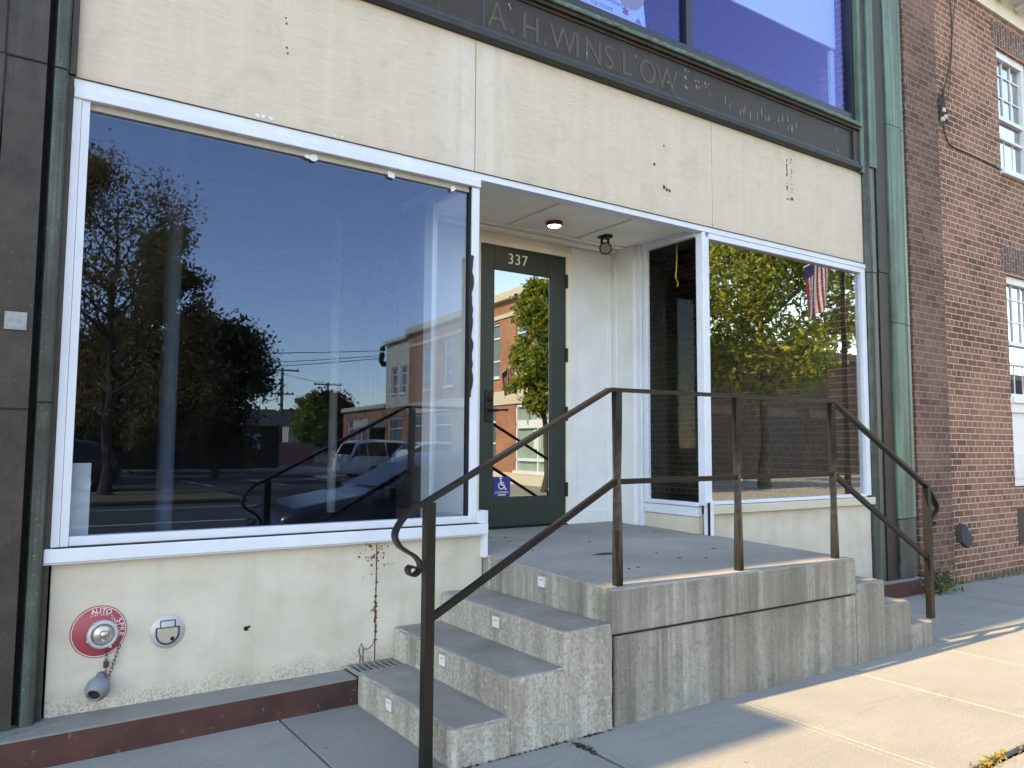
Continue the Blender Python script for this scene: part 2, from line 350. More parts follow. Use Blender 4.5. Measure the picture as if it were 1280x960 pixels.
# ------------------------------------------------------------------ mesh helpers
class MB:
    def __init__(s): s.b = bmesh.new()
    def box(s, x0, x1, y0, y1, z0, z1, bev=0, seg=2):
        vs = [s.b.verts.new(c) for c in ((x0, y0, z0), (x1, y0, z0), (x1, y1, z0), (x0, y1, z0), (x0, y0, z1), (x1, y0, z1), (x1, y1, z1), (x0, y1, z1))]
        fs = [s.b.faces.new([vs[i] for i in f]) for f in ((0, 3, 2, 1), (4, 5, 6, 7), (0, 1, 5, 4), (1, 2, 6, 5), (2, 3, 7, 6), (3, 0, 4, 7))]
        if bev:
            es = list({e for f in fs for e in f.edges})
            bmesh.ops.bevel(s.b, geom=es, offset=bev, segments=seg, affect='EDGES', profile=.5)
        return s
    def prism(s, pts, d, bev=0):
        """pts: 3D polygon, d: extrusion vector"""
        d = Vector(d); a = [s.b.verts.new(p) for p in pts]; b = [s.b.verts.new(Vector(p)+d) for p in pts]
        n = len(pts); fs = [s.b.faces.new(a), s.b.faces.new(b[::-1])]
        for i in range(n): fs.append(s.b.faces.new((a[i], b[i], b[(i+1) % n], a[(i+1) % n])))
        if bev:
            es = list({e for f in fs for e in f.edges})
            bmesh.ops.bevel(s.b, geom=es, offset=bev, segments=2, affect='EDGES', profile=.5)
        return s
    def poly(s, pts):
        s.b.faces.new([s.b.verts.new(p) for p in pts]); return s
    def tube(s, path, r, n=8, caps=True):
        path = [Vector(p) for p in path]; rings = []
        up = Vector((0, 0, 1))
        for i, p in enumerate(path):
            t = (path[min(i+1, len(path)-1)]-path[max(i-1, 0)]).normalized()
            a = t.cross(up if abs(t.z) < .95 else Vector((1, 0, 0))).normalized(); c = t.cross(a)
            rr = r[i] if isinstance(r, (list, tuple)) else r
            rings.append([s.b.verts.new(p+a*math.cos(2*PI*k/n)*rr+c*math.sin(2*PI*k/n)*rr) for k in range(n)])
        for i in range(len(rings)-1):
            for k in range(n):
                f = s.b.faces.new((rings[i][k], rings[i][(k+1) % n], rings[i+1][(k+1) % n], rings[i+1][k])); f.smooth = True
        if caps:
            s.b.faces.new(rings[0][::-1]); s.b.faces.new(rings[-1])
        return s
    def sweep(s, path, w, h, side=Vector((0, 1, 0)), taper=None):
        """flat bar swept along a path lying in a plane with normal `side`; w along side, h across"""
        path = [Vector(p) for p in path]; rings = []
        for i, p in enumerate(path):
            t0 = (p-path[i-1]).normalized() if i else None
            t1 = (path[i+1]-p).normalized() if i < len(path)-1 else None
            t = (t0+t1).normalized() if t0 and t1 else (t0 or t1)
            k = 1/max(.5, math.sqrt((1+t0.dot(t1))/2)) if t0 and t1 else 1
            nn = t.cross(side).normalized(); m = taper[i] if taper else 1
            rings.append([s.b.verts.new(p+side*w/2*a+nn*h/2*b*k*m) for a, b in ((-1, -1), (1, -1), (1, 1), (-1, 1))])
        for i in range(len(rings)-1):
            for k in range(4): s.b.faces.new((rings[i][k], rings[i][(k+1) % 4], rings[i+1][(k+1) % 4], rings[i+1][k]))
        s.b.faces.new(rings[0][::-1]); s.b.faces.new(rings[-1]); return s
    def lathe(s, prof, c, axis='y', n=40):
        """prof: (radius, offset along axis) list"""
        c = Vector(c); rings = []
        ax = {'x': (Vector((1, 0, 0)), Vector((0, 1, 0)), Vector((0, 0, 1))), 'y': (Vector((0, 1, 0)), Vector((1, 0, 0)), Vector((0, 0, 1))), 'z': (Vector((0, 0, 1)), Vector((1, 0, 0)), Vector((0, 1, 0)))}[axis] if isinstance(axis, str) else axis
        for r, o in prof:
            rings.append([s.b.verts.new(c+ax[0]*o+(ax[1]*math.cos(2*PI*k/n)+ax[2]*math.sin(2*PI*k/n))*max(r, 1e-5)) for k in range(n)])
        for i in range(len(rings)-1):
            for k in range(n):
                f = s.b.faces.new((rings[i][k], rings[i][(k+1) % n], rings[i+1][(k+1) % n], rings[i+1][k])); f.smooth = True
        return s
    def done(s, name, mat, parent=None, auto=None, wn=True):
        bmesh.ops.recalc_face_normals(s.b, faces=s.b.faces)
        me = bpy.data.meshes.new(name); s.b.to_mesh(me); s.b.free()
        for m in (mat if isinstance(mat, list) else [mat]): me.materials.append(m)
        o = bpy.data.objects.new(name, me); COL.objects.link(o)
        if parent is not None: attach(o, parent)
        return o

def attach(o, parent):
    o.parent = parent
    w = Vector((0, 0, 0)); q = parent
    while q is not None: w += q.location; q = q.parent
    o.location = o.location - w
def tag(o, label=None, cat=None, group=None, kind=None):
    if label: o['label'] = label
    if cat: o['category'] = cat
    if group: o['group'] = group
    if kind: o['kind'] = kind
    return o
def thing(name, label, cat, loc=(0, 0, 0), group=None):
    o = bpy.data.objects.new(name, None); COL.objects.link(o); o.location = loc; o.empty_display_size = .2
    return tag(o, label, cat, group)
def box(name, mat, parent, *a, **k): return MB().box(*a, **k).done(name, mat, parent)

def text_mesh(body, size, x, y, z, depth=.002, align='LEFT', rot=(PI/2, 0, 0), spacing=1):
    cu = bpy.data.curves.new('t', 'FONT'); cu.body = body; cu.size = size; cu.extrude = depth/2; cu.align_x = align; cu.space_character = spacing
    ob = bpy.data.objects.new('t', cu); COL.objects.link(ob)
    dg = bpy.context.evaluated_depsgraph_get(); dg.update()
    me = bpy.data.meshes.new_from_object(ob.evaluated_get(dg)); 
    me.transform(Matrix.Translation((x, y, z)) @ Matrix.Rotation(rot[2], 4, 'Y') @ Matrix.Rotation(rot[0], 4, 'X'))
    bpy.data.objects.remove(ob); bpy.data.curves.remove(cu)
    return me
def lettering(name, meshes, mat, parent):
    b = bmesh.new()
    for m in meshes: b.from_mesh(m)
    for m in meshes: bpy.data.meshes.remove(m)
    me = bpy.data.meshes.new(name); b.to_mesh(me); b.free(); me.materials.append(mat)
    o = bpy.data.objects.new(name, me); COL.objects.link(o); attach(o, parent); return o

def split_loose():
    """every separate member of a frame becomes an object of its own"""
    for o in list(COL.objects):
        if o.type != 'MESH' or o.name.split('.')[0] not in SPLIT: continue
        bm = bmesh.new(); bm.from_mesh(o.data); seen = set(); groups = []
        for f in bm.faces:
            if f.index in seen: continue
            st_ = [f]; seen.add(f.index); g_ = []
            while st_:
                q_ = st_.pop(); g_.append(q_.index)
                for v_ in q_.verts:
                    for l_ in v_.link_faces:
                        if l_.index not in seen: seen.add(l_.index); st_.append(l_)
            groups.append(set(g_))
        if len(groups) > 1:
            for gi, g_ in enumerate(groups):
                b2 = bm.copy(); b2.faces.ensure_lookup_table()
                bmesh.ops.delete(b2, geom=[f for f in b2.faces if f.index not in g_], context='FACES')
                if gi == 0: b2.to_mesh(o.data)
                else:
                    me = o.data.copy(); b2.to_mesh(me); c_ = o.copy(); c_.data = me; COL.objects.link(c_)
                b2.free()
        bm.free()
SPLIT = {'window_frame', 'return_frame', 'pilaster_moulding', 'window_sill', 'wood_panel', 'soffit_moulding', 'door_frame', 'entry_back_wall', 'kick_wall', 'room_floor', 'room_wall', 'ceiling_beam', 'ceiling_pipe', 'brick_wall', 'roof_block', 'copper_pilaster', 'frieze_panel', 'upper_wall', 'caulk_stain', 'bracket', 'lug', 'white_panel', 'cornice', 'pane', 'corner_flange', 'pilaster_edge', 'stone_band'}
# ================================================================== GROUND
gs = MB()
# sidewalk: slabs with tooled joints
joints = [-6, -4.9, -3.8, -2.7, -1.8, -.8, .26, 1.33, 2.39, 3.53, 4.58, 5.65, 6.72, 7.79, 8.86, 9.93, 11, 12.1, 13.2, 14.3, 15.4]
for a, b in zip(joints[:-1], joints[1:]):
    g = .005 if not abs(a-2.39) < .01 else .016
    gs.box(a+g, b-.005, -2.44, .3, -.12, 0, .004, 1)
sw = tag(gs.done('sidewalk', MT['walk']), kind='structure')
tl = MB()
for a in joints[8:15]:
    for d in (-.045, .045): tl.box(a+d-.006, a+d+.006, -2.43, .0, -.02, .0016)
tag(tl.done('sidewalk_joint_borders', MT['walk']), kind='structure')
tag(MB().box(-6, 15.4, -2.44, .3, -.16, -.03).done('joint_filler', simple('dark_joint_dirt', (.05, .045, .04), .95, 0, .4, 20)), kind='structure')
tag(MB().box(-30, 60, -2.66, -2.475, -.3, -.006, .012).done('kerb', MT['walk']), kind='structure')
road = MB(); road.box(-120, 160, -110, -2.66, -.6, -.14); tag(road.done('road', MT['asphalt']), kind='structure')
gr = MB(); gr.box(-900, 900, -900, 500, -1.2, -.45); tag(gr.done('ground', simple('distant_ground', (.10, .10, .07), .95, 0, .3, .05)), kind='structure')
rm = MB(); rm.box(-20, 30, -12.3, -12.18, -.14, -.1352); rm.box(-20, 30, -15.9, -15.8, -.14, -.1352)
for k in range(5): rm.box(7+k*2.7, 7.1+k*2.7, -31, -25.5, -.14, -.1352)
tag(rm.done('road_markings', MT['roadpaint']), kind='structure')
isl = MB(); isl.box(-6, 6.0, -21.5, -17.2, -.14, -.02, .03); tag(isl.done('planting_island', MT['dirt']), kind='structure')
sw2 = MB(); sw2.box(13.0, 80, -46, -8, -.14, -.01, .01); tag(sw2.done('far_sidewalk', MT['walk']), kind='structure')
sw3 = MB(); sw3.box(2, 19, -48, -38.5, -.14, -.04); tag(sw3.done('far_lot_strip', MT['walk']), kind='structure')

# ================================================================== STOREFRONT BUILDING
B = thing('storefront_building', 'cream and copper storefront with big white framed show windows and a recessed green door', 'building', (3.5, 0, 0))
# copper pilaster, left
pl = MB()
pl.box(-1.4, .004, -.105, .1, .14, 3.165); pl.box(-1.4, .002, -.105, .1, 3.172, 6.0); pl.box(.010, .170, -.10, .1, .14, 3.165); pl.box(.008, .170, -.10, .1, 3.172, 6.0)
LP = pl.done('left_pilaster', MT['brown'], B); LP.name = 'copper_pilaster'
pl = MB()
for z0, z1 in ((.14, 1.58), (1.585, 3.165), (3.172, 6.0)): pl.prism([(.194, -.04, z0), (.204, -.085, z0), (.252, -.085, z0), (.268, -.03, z0)], (0, 0, z1-z0))
pl.done('pilaster_moulding', MT['darkgreen'], B)
pl = MB(); pl.box(.268, .288, -.035, .1, .14, 3.165); pl.box(.268, .296, -.045, .1, 3.17, 6.0); pl.done('pilaster_edge', MT['brown'], B)
MB().box(.170, .194, -.02, .1, .14, 6.0).done('pilaster_groove', MT['black'], B)
# seams on the pilaster
sm = MB()
for z in (3.168, 1.55):
    sm.box(-1.4, .170, -.1075, -.1, z-.004, z+.003)
sm.tube([(.007, -.103, 6), (.004, -.104, 3.4), (.008, -.104, 3.1), (.0, -.104, 2.7), (-.02, -.104, 2.2), (-.03, -.104, 1.6)], .004, 6)
sm.done('pilaster_seam', MT['black'], B)
lab = box('faded_label', simple('worn_silver_sticker', (.28, .31, .33), .5, .2, .6, 60), B, .06, .146, -.1082, -.103, 1.905, 1.985)
# copper pilaster, right
pr = MB()
pr.prism([(6.965, 0, .15), (6.965, -.03, .15), (7.02, -.065, .15), (7.115, -.05, .15), (7.115, 0, .15)], (0, 0, 2.93)); pr.prism([(6.955, 0, 3.088), (6.955, -.03, 3.088), (7.02, -.067, 3.088), (7.115, -.052, 3.088), (7.115, 0, 3.088)], (0, 0, 3.0))
pr.done('pilaster_moulding', MT['darkgreen'], B)
MB().box(6.89, 6.953, -.055, 0, 4.05, 6).box(7.0, 7.112, -.085, -.067, 4.12, 6).done('pilaster_moulding', MT['green'], B)
MB().box(7.128, 7.30, -.06, .1, .15, 3.10).box(7.128, 7.302, -.063, .1, 3.107, 6).done('copper_pilaster', MT['bronze'], B)
g = MB()
for z0, z1 in ((.725, 2.62), (2.626, 4.62), (4.626, 6.1)):
    o = .002 if z0 > 1 else .0
    g.prism([(7.318, 0, z0), (7.318, -.075, z0), (7.36, -.09-o, z0), (7.53, -.09-o, z0), (7.55, -.07, z0), (7.55, 0, z0)], (0, 0, z1-z0))
    g.prism([(7.562, 0, z0), (7.562, -.05, z0), (7.60, -.066-o, z0), (7.655, -.06, z0), (7.655, 0, z0)], (0, 0, z1-z0))
g.done('pilaster_moulding', MT['green'], B)
MB().box(7.318, 7.55, -.082, 0, .15, .716, .004, 1).box(7.562, 7.655, -.058, 0, .15, .716, .004, 1).done('pilaster_moulding', MT['lowgreen'], B)
MB().box(7.10, 7.66, -.02, .12, .15, 6.05).done('pilaster_groove', MT['black'], B)
tri = MB(); tri.prism([(7.255, -.062, 1.775), (7.295, -.062, 1.775), (7.275, -.062, 1.825)], (0, -.002, 0)); tri.done('small_warning_label', MT['rust'], B)
# header panels
for x0, x1 in ((.292, 2.566), (2.572, 4.826), (4.831, 6.952)):
    box('header_panel', MT['header'], B, x0, x1, -.012, .1, 3.166, 4.06, bev=.002, seg=1)
MB().box(.292, 6.952, 0, .1, 3.166, 4.06).done('header_backing', MT['black'], B)
ch = MB(); random.seed(3)
def flake(mb, x, z, r, y=-.0125, n=6):
    pts = []; y = y-random.random()*.0009
    for k in range(n):
        a = 2*PI*k/n; rr = r*random.uniform(.5, 1.25); pts.append((x+math.cos(a)*rr, y, z+math.sin(a)*rr))
    mb.prism(pts, (0, -.0012, 0))
for x, z in ((1.31, 3.80), (1.315, 3.77), (1.32, 3.63), (1.325, 3.60)): flake(ch, x, z, .007)
for x, z in ((4.28, 3.40), (4.31, 3.39), (4.34, 3.385)): flake(ch, x, z, .016)
flake(ch, 4.18, 3.56, .012); flake(ch, 4.28, 3.73, .008)
ch.done('chip_stain', MT['rust'], B)
ch = MB()
for k in range(46):
    z = 3.99-k*.0075*random.uniform(.9, 1.1)
    z = 3.60+random.random()*.37
    x = 5.80 if random.random() < .5 else 5.87
    if 3.74 < z < 3.80: continue
    flake(ch, x+random.uniform(-.008, .008), z, random.uniform(.003, .010))
for k in range(14): flake(ch, random.uniform(5.79, 5.88), 3.595+random.uniform(-.006, .006), .006)
ch.done('rust_stain', MT['rust'], B)
ch = MB()
for x, z in ((1.17, 3.20), (1.20, 3.196), (1.24, 3.20), (1.62, 3.185), (1.66, 3.19)): flake(ch, x, z, .015 if x < 1.3 else .010, -.0125)
ch.done('paint_stain', MT['paintwhite'], B)
# trim band over everything
MB().box(.288, 6.955, -.028, .06, 3.118, 3.160).done('trim_band', MT['white'], B)
MB().box(.288, 6.955, -.034, -.006, 3.160, 3.1655).done('trim_lip', MT['bronze'], B)
# --- left show window
W = MB(); W.box(.290, .325, -.03, .05, .915, 3.118); W.box(.327, .362, -.026, .05, .915, 3.08); W.done('window_frame', MT['white'], B)
W = MB(); W.box(.290, 2.60, -.042, .05, 3.062, 3.114, .003, 1); W.box(.364, 2.575, -.024, .05, .915, .958, .003, 1); W.done('window_frame', MT['white'], B)
W = MB(); W.box(2.545, 2.60, -.026, .03, .915, 3.060, .003, 1); W.done('window_frame', MT['white'], B)
MB().box(.364, 2.53, -.005, .05, 3.028, 3.062).done('window_caulk', simple('old_caulk', (.42, .40, .36), .8, 0, .35, 15), B)
ck = MB()
for x in (1.46, 1.48, 1.50, 1.97, 1.99, 2.41): flake(ck, x, 3.03, .022, -.006)
ck.done('caulk_stain', MT['paintwhite'], B)
MB().box(2.533, 2.545, -.012, .03, .958, 3.062).done('glazing_gap', MT['black'], B)
tp = MB(); pts = []
zz = 1.70
L = []; Rr = []
while zz < 2.62:
    L.append((2.522+random.uniform(-.003, .003), -.030, zz)); Rr.append((2.546+random.uniform(-.006, .012), -.030, zz)); zz += .035
tp.prism(L+Rr[::-1], (0, -.004, 0)); tp.done('torn_black_tape', MT['blackmetal'], B)
sl = MB(); sl.box(.262, 2.665, -.062, .05, .845, .910, .004, 1); sl.box(.262, 2.665, -.052, .0, .838, .845); sl.done('window_sill', MT['white'], B)
MB().box(2.262, 2.268, -.0635, -.05, .85, .905).box(.30, 2.6, -.058, 0, .9102, .9148).done('sill_seam', MT['black'], B)
MB().box(2.600, 2.640, -.064, -.004, .912, .985).box(2.642, 2.668, -.05, .02, .70, .99).done('corner_flange', MT['white'], B)
p = box('glass_pane', MT['glass_big'], B, .362, 2.54, .010, .016, .950, 3.06)
# kick wall
kw = MB(); kw.box(.300, 1.932, -.004, .12, .0, .838, .002, 1); kw.box(1.936, 2.655, -.004, .12, .0, .838, .002, 1); kw.done('kick_wall', MT['kick'], B)
MB().box(.30, 2.655, .02, .10, .0, .838).done('kick_backing', MT['black'], B)
cr = MB()
random.seed(11)
for k in range(46):
    z = .62-random.random()**.8*.34
    flake(cr, 1.934+random.gauss(0, .004), z, random.uniform(.003, .010), -.0045, 5)
for k in range(52): flake(cr, 1.925+random.gauss(0, .035), .76+random.gauss(0, .05), random.uniform(.0025, .008), -.0045, 5)
for k in range(16): flake(cr, 1.96+k*.007, .705+random.gauss(0, .004), random.uniform(.001, .003), -.0045, 4)
cr.tube([(1.934, -.005, .82), (1.935, -.005, .62), (1.932, -.005, .40), (1.934, -.005, .16)], .0022, 5)
cr.tube([(1.90, -.005, .44), (1.915, -.005, .455), (1.93, -.005, .445), (1.933, -.005, .42), (1.925, -.005, .39)], [.002, .004, .006, .005, .002], 5)
cr.tube([(1.84, -.005, .15), (1.845, -.005, .20), (1.835, -.005, .235), (1.85, -.005, .27), (1.862, -.005, .24), (1.86, -.005, .19), (1.865, -.005, .15)], .0035, 5)
cr.tube([(1.86, -.005, .235), (1.89, -.005, .235), (1.915, -.005, .25), (1.93, -.005, .28)], .0025, 5)
cr.done('rusty_crack', MT['rust'], B)
h = MB(); flake(h, 1.20, .435, .014, -.0045, 7); flake(h, 1.215, .44, .007, -.0045); h.done('plaster_hole', MT['black'], B)
# plinths
pa = MB(); pa.prism([(-1.5, -.30, .0), (1.752, -.185, .0), (1.752, .02, .0), (-1.5, .02, .0)], (0, 0, .128)); pa.done('red_plinth', MT['red'], B)
pa = MB(); pa.prism([(-1.5, -.297, .128), (1.752, -.182, .128), (1.752, .02, .128), (-1.5, .02, .128)], (0, 0, .012), .003); pa.done('plinth_top', MT['curbtop'], B)
vg = MB(); vg.prism([(-1.2, -.285, .1405), (.05, -.235, .1405), (.22, -.15, .1405), (.36, -.07, .1405), (.2, -.09, .1405), (-1.2, -.11, .1405)], (0, 0, .0015)); vg.done('verdigris_stain', simple('verdigris', (.15, .20, .175), .9, 0, .5, 25), B)
MB().box(5.72, 8.12, -.135, .02, 0, .14, .006).done('red_plinth', MT['red'], B)
MB().box(5.72, 7.64, -.128, .02, .14, .152, .003).done('plinth_top', MT['curbtop'], B)
# --- recessed entry
ZS = 3.152
MB().box(2.60, 4.70, .0, 1.10, ZS, ZS+.1).done('entry_soffit', MT['soffit'], B)
so = MB()
for x in (2.66, 3.42, 4.12): so.box(x-.045, x+.045, .12, .80, ZS-.014, ZS, .004, 1)
so.box(2.62, 4.66, .06, .12, ZS-.0135, ZS, .004, 1); so.box(2.62, 4.62, .80, .86, ZS-.0135, ZS, .004, 1); so.box(2.62, 4.62, .90, .985, ZS-.03, ZS, .01, 2)
so.done('soffit_moulding', MT['soffit'], B)
MB().box(2.60, 3.18, 1.004, 1.08, .70, ZS).done('wood_panel', MT['paintwhite'], B)
MB().box(3.18, 4.155, 1.004, 1.08, 3.024, ZS).done('entry_back_wall', MT['creamwood'], B)
MB().box(3.182, 3.235, .978, 1.08, .73, 3.026).box(4.099, 4.155, .978, 1.08, .73, 3.026).box(3.182, 4.155, .980, 1.08, 3.022, 3.066).done('door_frame', MT['creamwood'], B)
bw = MB(); bw.box(4.155, 4.66, 1.002, 1.08, .73, ZS); bw.box(4.16, 4.215, .985, 1.004, .735, ZS-.03, .003, 1); bw.box(4.57, 4.625, .985, 1.004, .735, ZS-.03, .003, 1)
bw.box(4.215, 4.57, .987, 1.004, .735, .85, .003, 1); bw.box(4.215, 4.57, .987, 1.004, 3.02, ZS-.03, .003, 1); bw.done('wood_panel', MT['paintwhite'], B)
sp = MB(); sp.box(4.638, 4.70, .70, 1.003, .72, ZS); sp.box(4.622, 4.64, .705, .765, .725, ZS-.005, .003, 1); sp.box(4.623, 4.64, .93, .985, .725, ZS-.005, .003, 1); sp.box(4.624, 4.64, .765, .93, .73, .85, .003, 1); sp.box(4.624, 4.64, .765, .93, 3.0, ZS-.005, .003, 1)
sp.done('wood_panel', MT['paintwhite'], B)
MB().box(4.655, 4.71, .655, .698, .71, ZS, .003, 1).box(4.675, 4.715, .60, .648, .955, 3.09, .003, 1).done('return_frame', MT['white'], B)
MB().box(4.668, 4.722, .05, .652, 3.09, ZS, .003, 1).box(4.676, 4.73, .05, .652, .93, .962, .003, 1).box(4.684, 4.73, .052, .652, .850, .925, .003, 1).done('return_frame', MT['white'], B)
MB().box(4.690, 4.74, .052, .652, .66, .845).done('return_kick', MT['kick'], B)
MB().box(4.694, 4.70, .052, .60, .962, 3.09).done('glass_pane', MT['glass_side'], B)
# left return
MB().box(2.585, 2.60, .04, .55, .955, 3.10).done('glass_pane', MT['glass_side'], B)
MB().box(2.57, 2.61, .555, .68, .68, ZS, .003, 1).box(2.575, 2.606, .03, .55, .68, .955).box(2.575, 2.606, .03, .55, 3.10, ZS).done('return_frame', MT['paintwhite'], B)
MB().box(2.575, 2.60, .685, 1.08, .68, ZS).done('return_wall', simple('brown_wood_panel', (.14, .10, .085), .7, 0, .35, 5), B)
# hanging plastic sheeting inside the left window
ps = MB(); n = 26; ring0 = []; 
for k in range(n+1):
    yy = .72+k*(.85/n); xx = 2.50+.018*math.sin(k*1.9)+.012*math.sin(k*.7)
    ring0.append((xx, yy))
for k in range(n):
    a = [(ring0[k][0], ring0[k][1], z) for z in (.95, 3.0)]; b2 = [(ring0[k+1][0], ring0[k+1][1], z) for z in (.95, 3.0)]
    ps.poly([a[0], b2[0], b2[1], a[1]])
tag(ps.done('plastic_sheet', MT['sheet']), 'clear plastic sheeting hanging inside the big window beside the entry', 'plastic sheet')
# --- door
D = MB(); D.box(3.239, 3.369, .982, 1.025, .756, 3.016, .003, 1); D.box(3.941, 4.095, .982, 1.025, .756, 3.016, .003, 1)
D.box(3.3692, 3.9408, .9825, 1.025, .756, .990, .003, 1); D.box(3.3692, 3.9408, .9825, 1.025, 2.823, 3.016, .003, 1)
DO = D.done('door', MT['door'], B)
box('glass_pane', MT['glass_door'], DO, 3.364, 3.946, .998, 1.004, .985, 2.828)
box('threshold', MT['blackmetal'], B, 3.236, 4.10, .955, 1.03, .735, .754)
hd = MB(); hd.box(3.284, 3.355, .970, .983, 1.581, 1.836, .008, 2); hd.done('door_handle', MT['blackmetal'], DO)
hd = MB(); hd.tube([(3.319, .978, 1.677), (3.319, .92, 1.677), (3.336, .915, 1.679), (3.464, .92, 1.682)], .009, 8); hd.lathe([(0, -.02), (.016, -.02), (.016, 0)], (3.321, .973, 1.763), 'y', 16); hd.done('door_lever', MT['blackmetal'], DO)
for z in (2.809, 2.172, 1.672, 1.036):
    box('hinge', MT['blackmetal'], DO, 4.089, 4.114, .968, .988, z-.06, z+.06, bev=.003, seg=1)
lettering('house_number', [text_mesh('337', .124, 3.492, .978, 2.884, .003, spacing=1.12)], MT['lettering'], DO)
box('access_sticker', MT['blue'], DO, 3.379, 3.540, .9945, .9965, .993, 1.150)
ic = MB()
cx, cz, yy, q9 = 3.455, 1.080, .994, .909
def ringseg(mb, cx, cz, r0, r1, a0, a1, y, n=20):
    for k in range(n):
        t0 = a0+(a1-a0)*k/n; t1 = a0+(a1-a0)*(k+1)/n
        mb.prism([(cx+r0*math.cos(t0), y, cz+r0*math.sin(t0)), (cx+r1*math.cos(t0), y, cz+r1*math.sin(t0)), (cx+r1*math.cos(t1), y, cz+r1*math.sin(t1)), (cx+r0*math.cos(t1), y, cz+r0*math.sin(t1))], (0, -.0015, 0))
ringseg(ic, cx, cz, .025*q9, .034*q9, rad(125), rad(370), yy)
ringseg(ic, cx-.006, cz+.058, .0, .010, 0, 2*PI, yy, 12)
def gl_(pts, d): ic.prism([(cx+a_*q9, yy, cz+b_*q9) for a_, b_ in pts], (0, -d, 0))
gl_([(-.012, .048), (.001, .048), (.004, .004), (-.007, .004)], .0015)
gl_([(-.002, .03), (.026, .03), (.026, .022), (-.002, .022)], .0018)
gl_([(-.006, .012), (.028, .012), (.045, -.028), (.056, -.024), (.058, -.032), (.040, -.040), (.022, .003), (-.006, .003)], .002)
ic.box(3.424, 3.496, .9925, .994, 1.003, 1.011)
ic.done('access_symbol', MT['lettering'], DO)
lettering('access_wording', [text_mesh('ACCESSIBLE', .024, 3.459, .994, 1.019, .001, 'CENTER')], MT['lettering'], DO)
# --- right corner window
MB().box(4.690, 4.728, -.026, .05, .94, 3.115, .003, 1).box(4.730, 4.768, -.022, .05, .955, 3.08, .003, 1).done('window_frame', MT['white'], B)
MB().box(6.885, 6.950, -.026, .05, .955, 3.115, .003, 1).done('window_frame', MT['white'], B)
MB().box(4.770, 6.885, -.024, .05, 3.068, 3.116, .003, 1).box(4.76, 6.885, -.022, .05, .944, .972, .003, 1).done('window_frame', MT['white'], B)
box('glass_pane', MT['glass_right'], B, 4.765, 6.89, .010, .016, .965, 3.075)
MB().box(4.745, 5.30, -.045, .05, .872, .940, .004, 1).box(5.303, 6.985, -.045, .05, .872, .940, .004, 1).done('window_sill', m_white('cream_sill_paint', (.64, .60, .50), .35), B)
MB().box(4.705, 4.745, -.058, .01, .68, .985, .002, 1).done('corner_flange', MT['white'], B)
MB().box(4.6955, 4.7045, -.056, -.036, .70, .965).done('corner_gap', MT['black'], B)
MB().box(4.75, 6.96, -.004, .12, .0, .868, .002, 1).done('kick_wall', MT['kick'], B)
# --- frieze
def band(mb, prof, x0, x1):
    mb.prism([(x0, y, z) for y, z in prof], (x1-x0, 0, 0))
f = MB(); band(f, [(.1, 4.06), (-.045, 4.062), (-.07, 4.075), (-.075, 4.095), (-.05, 4.12), (-.045, 4.145), (.1, 4.145)], -1.4, 6.89); f.done('cornice_moulding', MT['bluecopper'], B)
f = MB(); f.box(-1.4, 2.615, -.020, .1, 4.145, 4.44); f.box(2.619, 6.83, -.020, .1, 4.145, 4.44); f.box(6.80, 6.885, -.04, .1, 4.14, 4.46); FR = f.done('frieze_panel', MT['bronze'], B)
f = MB(); band(f, [(.1, 4.44), (-.03, 4.44), (-.035, 4.455), (-.06, 4.46), (-.062, 4.485), (.1, 4.485)], -1.4, 6.89); f.done('cornice_moulding', MT['bronze'], B)
f = MB(); band(f, [(.1, 4.485), (-.085, 4.486), (-.09, 4.50), (-.075, 4.512), (-.05, 4.518), (-.05, 4.545), (.1, 4.56)], -1.4, 6.89); f.done('cornice_moulding', MT['green'], B)
MB().box(2.606, 2.630, -.0232, -.015, 4.145, 4.44).done('frieze_seam', MT['bluecopper'], B)
for chh, x in (('A', 2.65), ('.', 2.82), ('H', 2.92), ('.', 3.10), ('W', 3.165), ('I', 3.385), ('N', 3.475), ('S', 3.66), ('L', 3.835), ('O', 4.015), ('W', 4.195)):
    me = text_mesh(chh, .265, 0, 0, 0, .002)
    me.transform(Matrix.Translation((x, -.0214, 4.185)) @ Matrix.Diagonal((.86, 1, 1, 1)))
    lettering('ghost_letter', [me], MT['ghost'], FR)
sp = MB(); random.seed(5)
def spot(x, z, r, e=1): 
    y_ = -.0202-random.random()*.0012
    sp.prism([(x+math.cos(a)*r*random.uniform(.7, 1.2), y_, z+math.sin(a)*r*e*random.uniform(.8, 1.2)) for a in [k*PI/3 for k in range(6)]], (0, -.0022, 0))
for dx, dz in ((0, .12), (.045, .12), (.0, .04), (.012, .03), (.0, -.05), (.03, -.06), (.01, -.06), (.14, .05), (.18, .05), (.15, -.01), (.19, -.01), (.27, .06), (.31, .06), (.28, .02), (.33, -.01), (.33, -.04)):
    spot(4.52+dx*.85, 4.31+dz*.8, random.uniform(.005, .010), random.uniform(.8, 1.8))
for k in range(30): spot(4.98+random.random()*1.0, 4.22+random.random()*.09*(1.2-abs(random.random()-.3)), random.uniform(.003, .006), random.uniform(3, 9))
for x, z in ((2.82, 4.38), (2.83, 4.36), (3.98, 4.36), (6.55, 4.40), (6.57, 4.20), (3.50, 4.24), (4.33, 4.25)): spot(x, z, .008, 1.8)
sp.done('corrosion_stain', MT['pale'], FR)
